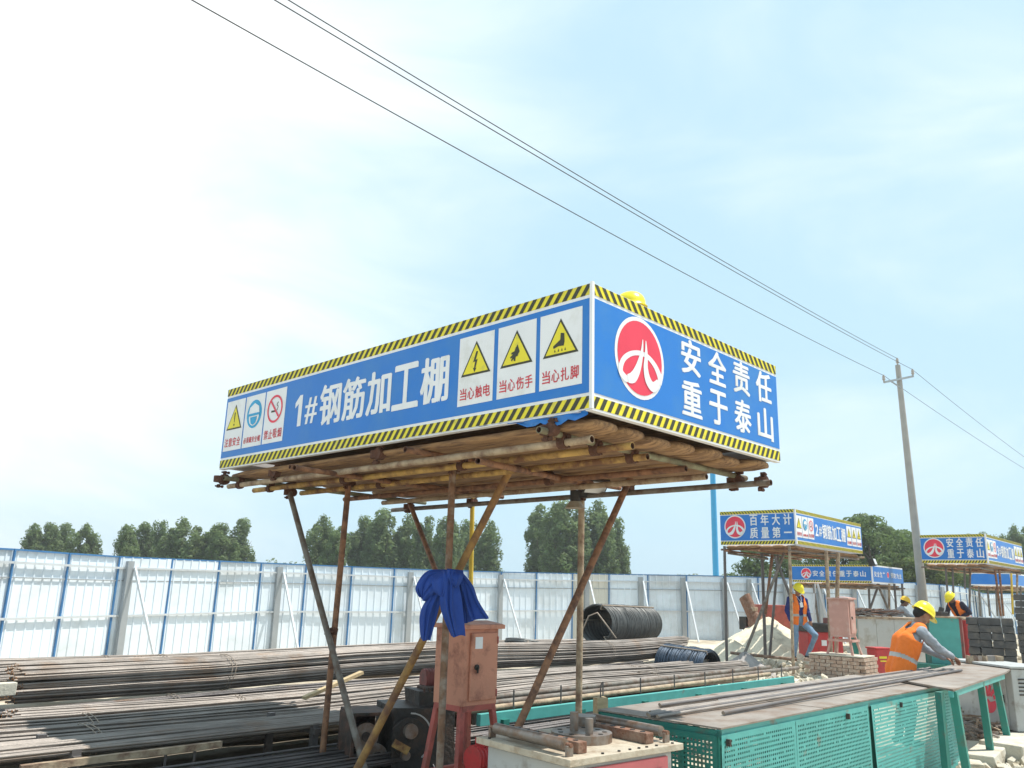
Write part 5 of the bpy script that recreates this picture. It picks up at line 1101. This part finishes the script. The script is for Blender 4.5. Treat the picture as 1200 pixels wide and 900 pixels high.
q = at(914, 748, 25.5); q.z = ground_z(q.x, q.y); t = thing('steel_hopper', 'faded reddish steel hopper left of the standing worker', 'hopper', q, .1); b = MB()
b.add([(-.45, -.3, .2), (.55, -.3, .2), (.55, .3, .2), (-.45, .3, .2), (-.7, -.5, 1.35), (.45, -.5, 1.35), (.45, .5, 1.35), (-.7, .5, 1.35)], [(3, 2, 1, 0), (0, 1, 5, 4), (1, 2, 6, 5), (2, 3, 7, 6), (3, 0, 4, 7), (4, 5, 6, 7)], 'cabinet_frame'); b.build('bin', t); b = MB(); [b.box((x, y, .1), (.08, .08, .25), 'dark_red') for x in (-.4, .5) for y in (-.25, .25)]; b.build('foot_frame', t)
# pale counter and scrap on it
a0_, a1_ = at(1008, 775, 23.0), at(1092, 768, 23.6); Lc = (a1_ - a0_); Lc.z = 0
t = thing('site_counter', 'long pale grey sheet clad counter behind the red bin', 'counter', (a0_.x, a0_.y, .18), math.atan2(Lc.y, Lc.x)); Lc = Lc.length
for i in range(4): b = MB(); b.box((Lc * (i + .5) / 4, 0, .55), (Lc / 4 - .012, .03, 1.1), 'board_white'); b.build('clad_sheet', t)
b = MB(); b.box((Lc / 2, .45, 1.13), (Lc + .1, 1.0, .05), 'tan_pipe'); b.build('counter_top', t); b = MB(); [b.box((x, .85, .55), (.08, .08, 1.08), 'green_dark') for x in (.05, Lc - .05)]; b.build('rear_post', t); b = MB(); b.box((-.15, .0, .55), (.22, .05, 1.1), 'green_dark'); b.build('side_sheet', t)
mb = MB()
for i in range(120): x = rg.uniform(.05, Lc * .62); y = rg.uniform(.1, .85); a = rg.uniform(-.4, .4); L = rg.uniform(.3, .9); mb.beam((x - L / 2 * math.cos(a), y - L / 2 * math.sin(a), 1.18 + rg.uniform(0, .22) * max(0, 1 - abs(x / Lc - .25) * 2)), (x + L / 2 * math.cos(a), y + L / 2 * math.sin(a), 1.18 + rg.uniform(0, .2)), .035, .03, rg.choice(('steel_bar', 'steel_bar_dark', 'rust_block')))
o = mb.build('offcut_pile', None, t.location, t.rotation_euler.z); tag(o, 'heap of short bars on the pale counter', 'scrap', kind='stuff')
g0_, g1_ = at(1091, 757, 21.5), at(1127, 758, 21.0); Lg = (g1_ - g0_); t = thing('green_screen_panel', 'sea green sheet panel box the leaning worker stands behind', 'panel', (g0_.x, g0_.y, .1), math.atan2(Lg.y, Lg.x)); Lg = Lg.length
zt = at(1100, 724, 21.3).z - .1; b = MB(); b.box((Lg / 2, 0, zt / 2), (Lg, .04, zt), 'green_paint'); b.build('front_sheet', t); b = MB(); b.box((-.12, .3, zt / 2), (.04, .7, zt), 'green_dark'); b.build('side_sheet', t); b = MB(); b.box((Lg / 2, .35, zt + .02), (Lg + .2, .8, .04), 'tan_pipe'); b.build('top_board', t); b = MB(); b.box((Lg + .03, .01, zt / 2), (.06, .07, zt), 'dark_red'); b.build('corner_post', t)
b = MB(); b.box((Lg * .5, -.3, .1), (Lg + .6, .5, .2), 'green_dark'); b.build('foot_beam', t)
o = MB(); o.box((-.12, 0, .03), (.26, .2, .16), 'machine_black'); o.box((-.12, 0, .15), (.10, .10, .14), 'machine_black', Matrix.Rotation(.4, 3, 'Y')); q = at(1108, 722, 21.6); o = o.build('grinder', None, (q.x, q.y, zt + .14), .3, bevel=.02); tag(o, 'small black bench tool on the green panel box', 'bench tool')
q = at(1133, 750, 21.9); o = MB(); o.cyl((0, 0, 0), (0, 0, .9), .17, 'red_paint', r1=.07, n=16); o = o.build('red_cone', None, (q.x, q.y, .45)); tag(o, 'faded red cone shaped cloth cover beside the leaning worker', 'cone')
# stacks of dark channel pieces
OR = ['first', 'second', 'third', 'fourth', 'fifth', 'sixth', 'seventh', 'eighth', 'ninth', 'tenth', 'eleventh', 'twelfth', 'thirteenth', 'fourteenth']
def steel_stack(px0, px1, ytop, Y, nrow, ncol, group, what):
    p0, p1 = at(px0, ytop, Y), at(px1, ytop, Y + .25); d = Vector((.86, -.51, 0)).normalized(); Wd = px_solve(p0, d, px1); rz = math.atan2(d.y, d.x); cw = Wd / ncol; h = .118; zt_ = p0.z
    mb = MB(); w_, hh, L = cw * .998, h * .92, .8
    pr = [(-w_ / 2, -hh / 2), (w_ / 2, -hh / 2), (w_ / 2, hh * .25), (w_ * .47, hh * .30), (w_ * .46, hh / 2), (-w_ * .46, hh / 2), (-w_ * .47, hh * .30), (-w_ / 2, hh * .25)]
    vs = [(x, 0, z) for x, z in pr] + [(x, L, z) for x, z in pr]; n = len(pr)
    mb.add(vs, [(0, 1, 2, 7), (2, 3, 6, 7), (3, 4, 5, 6)] + [(7 + n, 2 + n, 1 + n, 0 + n), (7 + n, 6 + n, 3 + n, 2 + n), (6 + n, 5 + n, 4 + n, 3 + n)] + [(i + n, (i + 1) % n + n, (i + 1) % n, i) for i in range(n)], 'channel_steel')
    me = mesh_of(mb, 'steel_block')
    for r in range(nrow):
        for c in range(ncol):
            if r == 0 and c == ncol - 1 and ncol > 3: pass
            o = bpy.data.objects.new('steel_block', me); COL.objects.link(o); ps = p0 + d.normalized() * (cw * (c + .5)) + Vector((random.uniform(-.002, .002), random.uniform(-.03, .03), -h * (r + .5)))
            o.location = (ps.x, ps.y, zt_ - h * (r + .5)); o.rotation_euler.z = rz + random.uniform(-.008, .008)
            tag(o, f'dark steel block, {OR[r]} layer down, {OR[c]} from left, {what}', 'steel block', group)
    zb_ = zt_ - h * nrow; gz = ground_z(p0.x, p0.y)
    if zb_ > gz + .02:
        o = MB().box((Wd / 2, .5, (zb_ - gz) / 2), (Wd, 1.0, zb_ - gz - .01), 'timber').build('pallet', None, (p0.x, p0.y, gz), rz); tag(o, f'timber pallet carrying the {what}', 'pallet')
steel_stack(1132, 1187, 723, 14.0, 12, 4, 'steel blocks in the big dark stack', 'big stack')
steel_stack(1188, 1245, 696, 15.6, 14, 4, 'steel blocks in the right edge stack', 'right edge stack')
for i, px in enumerate((1137, 1146, 1153, 1162, 1171)):
    p = az(px, 778, .93); o = MB().box((0, 0, .055), (.075, .10, .11), ('tan_pipe', 'worn_steel')[i % 2], jit=.006).build('spacer_block', None, (p.x, p.y, .935), .4 * i); tag(o, ('pale spacer block nearest the worker hands on the open table', 'second spacer block from the worker hands', 'middle spacer block of the five on the open table', 'fourth spacer block from the worker hands', 'rightmost small spacer block on the open table')[i], 'spacer block', 'small spacer blocks on the open table')
#NEXT3
# ------------------------------------------------------------------ people
def cap_geo(mb, p0, p1, r0, r1, k, n=14, fl=1.0):
    p0, p1 = Vector(p0), Vector(p1); x, y, d = frame_of(p1 - p0) if (p1 - p0).length > 1e-5 else (Vector((1, 0, 0)), Vector((0, 1, 0)), Vector((0, 0, 1)))
    pts = []; 
    for i in range(5): a = PI / 2 * i / 5; pts.append((p0 - d * r0 * math.cos(a), max(r0 * math.sin(a), .0005)))
    pts += [(p0.lerp(p1, t), r0 + (r1 - r0) * t) for t in (0, .33, .66, 1)]
    for i in range(1, 6): a = PI / 2 * i / 5; pts.append((p1 + d * r1 * math.sin(a), max(r1 * math.cos(a), .0005)))
    vs = [p + (x * math.cos(2 * PI * j / n) + y * math.sin(2 * PI * j / n)) * r for p, r in pts for j in range(n)]
    fs = [(i * n + j, i * n + (j + 1) % n, (i + 1) * n + (j + 1) % n, (i + 1) * n + j) for i in range(len(pts) - 1) for j in range(n)]
    fs += [tuple(range(n))[::-1], tuple(range((len(pts) - 1) * n, len(pts) * n))]
    mb.add(vs, fs, k, True)
def remeshed(mb, voxel, smooth=4):
    o = mb.build('tmp'); m = o.modifiers.new('r', 'REMESH'); m.mode = 'VOXEL'; m.voxel_size = voxel; m.use_smooth_shade = True
    s = o.modifiers.new('s', 'SMOOTH'); s.iterations = smooth; s.factor = .5
    dg = bpy.context.evaluated_depsgraph_get(); me = bpy.data.meshes.new_from_object(o.evaluated_get(dg)); bpy.data.objects.remove(o); return me
def person(label, pos, rot, J, cols, voxel=.011, vest=True, helmet='helmet_yellow', badge=False, group=None, gaze=(0, 1, 0), scale=1.0, vest_open=True, vsm=3):
    """local frame: x = the person's right, y = ahead, z = up"""
    t = thing('person', label, 'person', pos, rot, group); t.scale = (scale,) * 3
    V3 = {k: Vector(v) for k, v in J.items()}; prim = []        # (p0, p1, r0, r1, mat)
    def c(a, b, r0, r1, k): prim.append((Vector(a), Vector(b), r0, r1, k))
    sh, tr, sk, so_ = cols['shirt'], cols['trousers'], cols['skin'], 'shoe'
    pel, chest, neck, head = V3['pelvis'], V3['chest'], V3['neck'], V3['head']
    rt_v = (V3['shR'] - V3['shL']).normalized()
    hipR, hipL = pel + rt_v * .09, pel - rt_v * .09
    waist = pel.lerp(chest, .45)
    for s_ in (-1, 1):
        c(pel + rt_v * .075 * s_, waist + rt_v * .055 * s_, .115, .105, tr if True else sh); c(waist + rt_v * .055 * s_, chest + rt_v * .075 * s_, .108, .115, sh); c(chest + rt_v * .075 * s_, neck + rt_v * .07 * s_ - Vector((0, 0, .06)), .115, .075, sh)
    c(V3['shL'], V3['shR'], .068, .068, sh); c(neck - Vector((0, 0, .05)), neck, .07, .055, sh); c(neck, head - (head - neck) * .2, .052, .055, sk)
    for s_ in 'RL':
        c(V3['sh' + s_], V3['el' + s_], .074, .058, sh); c(V3['el' + s_], V3['wr' + s_], .057, .040, sh if cols.get('long', True) else sk)
        hp = hipR if s_ == 'R' else hipL
        c(hp, V3['kn' + s_], .098, .066, tr); c(V3['kn' + s_], V3['an' + s_] + Vector((0, 0, .03)), .066, .052, tr)
        td = Vector(J.get('toe' + s_, (0, 1, 0))).normalized(); an = V3['an' + s_]
        c(an - td * .05 - Vector((0, 0, .03)), an + td * .15 - Vector((0, 0, .045)), .045, .038, so_)
        # hand: palm and five digits
        wr = V3['wr' + s_]; hd = Vector(J.get('hand' + s_, tuple(wr - V3['el' + s_]))).normalized(); side = hd.cross(Vector((0, 0, 1)))
        side = side.normalized() if side.length > .2 else Vector((0, 1, 0)); inn = -1 if s_ == 'R' else 1
        dn = side.cross(hd).normalized() * -1; dn = dn if dn.z < 0 else -dn; palm = wr + hd * .055
        c(wr, wr + hd * .02, .029, .028, sk)
        for q in (-1, 0, 1): c(wr + hd * .02 + side * .018 * q, wr + hd * .085 + side * .024 * q, .017, .015, sk)
        for q, ln in ((-1.5, .062), (-.5, .074), (.5, .078), (1.5, .068)):
            b0 = wr + hd * .088 + side * .0205 * q; b1 = b0 + (hd * .8 + dn * .5).normalized() * ln * .52; b2 = b1 + (hd * .45 + dn * .9).normalized() * ln * .48; c(b0, b1, .0098, .0088, sk); c(b1, b2, .0088, .0075, sk)
        th = wr + hd * .035 + side * .026 * inn; t1 = th + (hd * .6 + side * inn * .6 + dn * .4).normalized() * .045; c(th, t1, .013, .011, sk); c(t1, t1 + (hd * .85 + dn * .5).normalized() * .032, .0105, .009, sk)
    # head
    g = Vector(gaze).normalized(); hr = g.cross(Vector((0, 0, 1))).normalized(); hu = hr.cross(g); H = lambda x, y, z: head + hr * x + g * y + hu * z
    c(H(0, -.015, .03), H(0, .01, .035), .088, .085, sk); c(H(0, .035, -.03), H(0, .05, -.06), .062, .042, sk); c(H(-.03, .03, -.04), H(.03, .03, -.04), .045, .045, sk)
    c(H(0, .088, .012), H(0, .112, -.022), .011, .015, sk); c(H(-.028, .078, .03), H(.028, .078, .03), .016, .016, sk); c(H(-.018, .082, -.048), H(.018, .082, -.048), .011, .011, sk)
    for s_ in (-1, 1): c(H(.083 * s_, -.012, .015), H(.086 * s_, -.018, -.012), .017, .011, sk)
    c(H(0, -.035, .04), H(0, -.02, .06), .093, .088, 'hair'); c(H(0, -.06, .0), H(0, -.05, .03), .068, .08, 'hair')
    mb = MB()
    for p in prim: cap_geo(mb, p[0], p[1], p[2], p[3], p[4])
    me = remeshed(mb, voxel, 3); me.name = 'body'
    ks = []; [ks.append(p[4]) for p in prim if p[4] not in ks]
    me.materials.clear(); [me.materials.append(M[k]) for k in ks]
    n = len(me.polygons); cen = np.empty(n * 3); me.polygons.foreach_get('center', cen); cen = cen.reshape(-1, 3); best = np.full(n, 9.); bi = np.zeros(n, dtype=np.int32)
    for p0, p1, r0, r1, k in prim:
        a = np.array(p0); d = np.array(p1) - a; L = max(d @ d, 1e-9); u = np.clip((cen - a) @ d / L, 0, 1); dist = np.linalg.norm(cen - a - u[:, None] * d, axis=1) - (r0 + (r1 - r0) * u)
        w_ = dist < best; best[w_] = dist[w_]; bi[w_] = ks.index(k)
    me.polygons.foreach_set('material_index', bi); me.polygons.foreach_set('use_smooth', [True] * n); me.update()
    bo = bpy.data.objects.new('body', me); COL.objects.link(bo); bo.parent = t
    tx = bpy.data.textures.get('folds') or bpy.data.textures.new('folds', 'CLOUDS'); tx.noise_scale = .09
    for s_ in (-1, 1):
        b = MB(); b.sph(H(.030 * s_, .088, .012), .0105, 'eye_white', 10, 6); b.sph(H(.030 * s_, .0965, .011), .0045, 'hair', 8, 5); b.build('eye', t)
    if helmet:
        b = MB(); R = Matrix((hr, g, hu)).transposed(); helmet_mesh(b, helmet, H(0, -.005, .052), R, 1.0); b.build('helmet', t)
    if vest:
        mb = MB(); e = .022
        for s_ in (-1, 1):
            cap_geo(mb, pel + rt_v * .075 * s_ + Vector((0, 0, .0)), waist + rt_v * .06 * s_, .122 + e, .112 + e, 'vest_orange'); cap_geo(mb, waist + rt_v * .06 * s_, chest + rt_v * .08 * s_, .112 + e, .120 + e, 'vest_orange')
            cap_geo(mb, chest + rt_v * .08 * s_, neck + rt_v * .085 * s_ - Vector((0, 0, .05)), .118 + e, .075 + e * .7, 'vest_orange')
        me = remeshed(mb, .014, 3); me.materials.clear(); me.materials.append(M['vest_orange']); me.materials.append(M['reflective'])
        bm = bmesh.new(); bm.from_mesh(me); up = (neck - pel).normalized(); fwd = rt_v.cross(up) * -1; fwd = up.cross(rt_v); Ls = (neck - pel).length; kill = []
        for f in bm.faces:
            q = f.calc_center_median() - pel; h = q.dot(up) / Ls; lat = q.dot(rt_v); fr = q.dot(fwd)
            f.smooth = True
            if .20 < h < .285 or (.60 < h < .64 and False): f.material_index = 1
            hole = h > .64 and abs(lat) > .155 
            if h < -.16 or (abs(lat) < (.055 if vest_open else .012) + max(0, h - .6) * .12 and fr > .04) or (h > .86 and abs(lat) < .075) or (hole and ((h - .78) / .20) ** 2 + (fr / .085) ** 2 < 1): kill.append(f)
        bmesh.ops.delete(bm, geom=kill, context='FACES'); bm.to_mesh(me); bm.free(); me.name = 'vest'
        vo = bpy.data.objects.new('vest', me); COL.objects.link(vo); vo.parent = t; sm = vo.modifiers.new('thick', 'SOLIDIFY'); sm.thickness = .006; sm.offset = 1
        dsp = vo.modifiers.new('folds', 'DISPLACE'); dsp.texture = tx; dsp.strength = .022; dsp.mid_level = .5
    dsp = bo.modifiers.new('folds', 'DISPLACE'); vg = bo.vertex_groups.new(name='cloth')
    idx = set()
    ski = [i for i, k in enumerate(ks) if k == sk or k in ('hair', 'shoe')]
    skinv = set(); [skinv.update(p.vertices) for p in me_polys(bo.data) if p.material_index in ski]
    vg.add([v.index for v in bo.data.vertices if v.index not in skinv], 1.0, 'REPLACE'); dsp.vertex_group = 'cloth'; dsp.texture = tx; dsp.strength = .028; dsp.mid_level = .5
    if badge:
        b = MB(); q = chest + Vector((-.02, .15, .02)); b.box(q, (.075, .008, .11), 'badge', Matrix.Rotation(.15, 3, 'Y')); b.build('name_badge', t)
        b = MB(); b.tube([q + Vector((0, 0, .05)), neck + Vector((.06, .07, .0))], .005, 'badge', 5); b.tube([q + Vector((0, 0, .05)), neck + Vector((-.06, .07, .0))], .005, 'badge', 5); b.build('lanyard', t)
    return t
def me_polys(me): return me.polygons
# near worker, seen from his right side, reaching over the table
gA = at(1055, 790, 10.95); gA.z = 0
JA = dict(pelvis=(0, 0, .90), chest=(0, .13, 1.25), neck=(0, .27, 1.465), head=(0, .375, 1.585), shR=(.185, .235, 1.385), shL=(-.185, .27, 1.385), elR=(.21, .43, 1.18), elL=(-.20, .48, 1.17),
          wrR=(.10, .66, 1.09), wrL=(-.10, .69, 1.07), handR=(-.15, 1, -.45), handL=(.2, 1, -.4), knR=(.10, .06, .48), knL=(-.10, .05, .48), anR=(.11, -.02, .09), anL=(-.11, -.02, .09))
person('nearest worker in yellow helmet and orange vest, grey sleeves, bending over the table', (gA.x, gA.y, .03), -PI / 2 + .12, JA, dict(shirt='shirt_grey', trousers='trousers_dark', skin='skin'), voxel=.008, gaze=(.05, .8, -.55), vest_open=True)
# standing worker beside shed two
gB = at(938, 772, 20.6)
JB = dict(pelvis=(0, 0, .92), chest=(0, .02, 1.28), neck=(.01, .03, 1.51), head=(.01, .09, 1.64), shR=(.20, .02, 1.43), shL=(-.18, .02, 1.41), elR=(.27, -.02, 1.16), elL=(-.25, .0, 1.14), wrR=(.25, .10, .93), wrL=(-.24, .14, .95),
          handR=(-.1, .3, -1), handL=(.1, .3, -1), knR=(.13, .08, .50), knL=(-.30, .24, .60), anR=(.15, .0, .10), anL=(-.20, .0, .12), toeR=(.3, 1, 0), toeL=(-.5, 1, -.1))
person('standing worker with yellow helmet, open orange vest, navy shirt, white badge and jeans', (gB.x, gB.y, gB.z - .04), PI + .12, JB, dict(shirt='shirt_blue', trousers='jeans', skin='skin'), voxel=.010, badge=True, gaze=(-.15, .85, -.5))
o = rocks('rubble', 'broken stone mound the standing worker rests his feet on', lambda rg: (gB.x + rg.gauss(0, .35), gB.y + rg.gauss(0, .3), rg.uniform(0, gB.z - .10)), 160, .06, .13, 'stone', 21)
# seated grey worker behind the counter
gC = at(1056, 735, 25.0)
JC = dict(pelvis=(0, 0, .80), chest=(0, .10, 1.13), neck=(0, .20, 1.34), head=(0, .30, 1.46), shR=(.19, .18, 1.27), shL=(-.19, .18, 1.27), elR=(.24, .40, 1.06), elL=(-.22, .42, 1.06), wrR=(.12, .62, .98), wrL=(-.12, .62, .98),
          knR=(.12, .42, .62), knL=(-.12, .42, .62), anR=(.12, .30, .09), anL=(-.12, .30, .09))
person('far worker in orange yellow helmet and plain grey shirt, stooping behind the pale counter', (gC.x - .15, gC.y, ground_z(gC.x, gC.y) + .09), -PI / 2 - .2, JC, dict(shirt='shirt_grey', trousers='trousers_dark', skin='skin_dark'), voxel=.013, vest=False, helmet='helmet_orange', gaze=(0, .9, -.4))
# leaning worker in dark clothes, on a low timber platform
gD = at(1133, 760, 22.4); zD = ground_z(gD.x, gD.y)
JD = dict(pelvis=(0, -.08, .92), chest=(0, .10, 1.23), neck=(0, .24, 1.41), head=(0, .36, 1.50), shR=(.18, .22, 1.34), shL=(-.18, .20, 1.36), elR=(.28, .26, 1.08), elL=(-.30, .08, 1.15), wrR=(.12, .52, 1.02), wrL=(-.10, .30, .99),
          knR=(.11, .02, .50), knL=(-.11, .0, .50), anR=(.12, -.04, .09), anL=(-.12, -.04, .09))
o = MB(); [o.box((0, -.33 + .22 * i, .23), (1.1, .2, .04), 'timber', jit=.004) for i in range(4)]; [o.box((x, 0, .10), (.1, .8, .21), 'timber') for x in (-.45, .45)]; o = o.build('standing_platform', None, (gD.x, gD.y, zD), .2); tag(o, 'low timber platform under the worker bending over the green box', 'platform')
person('far worker in yellow helmet, orange vest and dark sleeves, bending left over the green box', (gD.x - .02, gD.y, zD + .28), PI / 2 + .35, JD, dict(shirt='shirt_dark', trousers='trousers_dark', skin='skin_dark'), voxel=.012, gaze=(0, .75, -.65))

# ------------------------------------------------------------------ thin summer haze
hm_ = bpy.data.materials.new('haze'); hm_.use_nodes = True; t_ = hm_.node_tree; t_.nodes.remove(t_.nodes['Principled BSDF'])
pv = t_.nodes.new('ShaderNodeVolumePrincipled'); pv.inputs['Density'].default_value = .0009; pv.inputs['Color'].default_value = (.97, .99, 1, 1); pv.inputs['Anisotropy'].default_value = .2
t_.links.new(pv.outputs[0], t_.nodes['Material Output'].inputs['Volume']); M['haze'] = hm_
o = MB().box((0, 140, 9.5), (640, 400, 21), 'haze').build('haze'); o['kind'] = 'stuff'
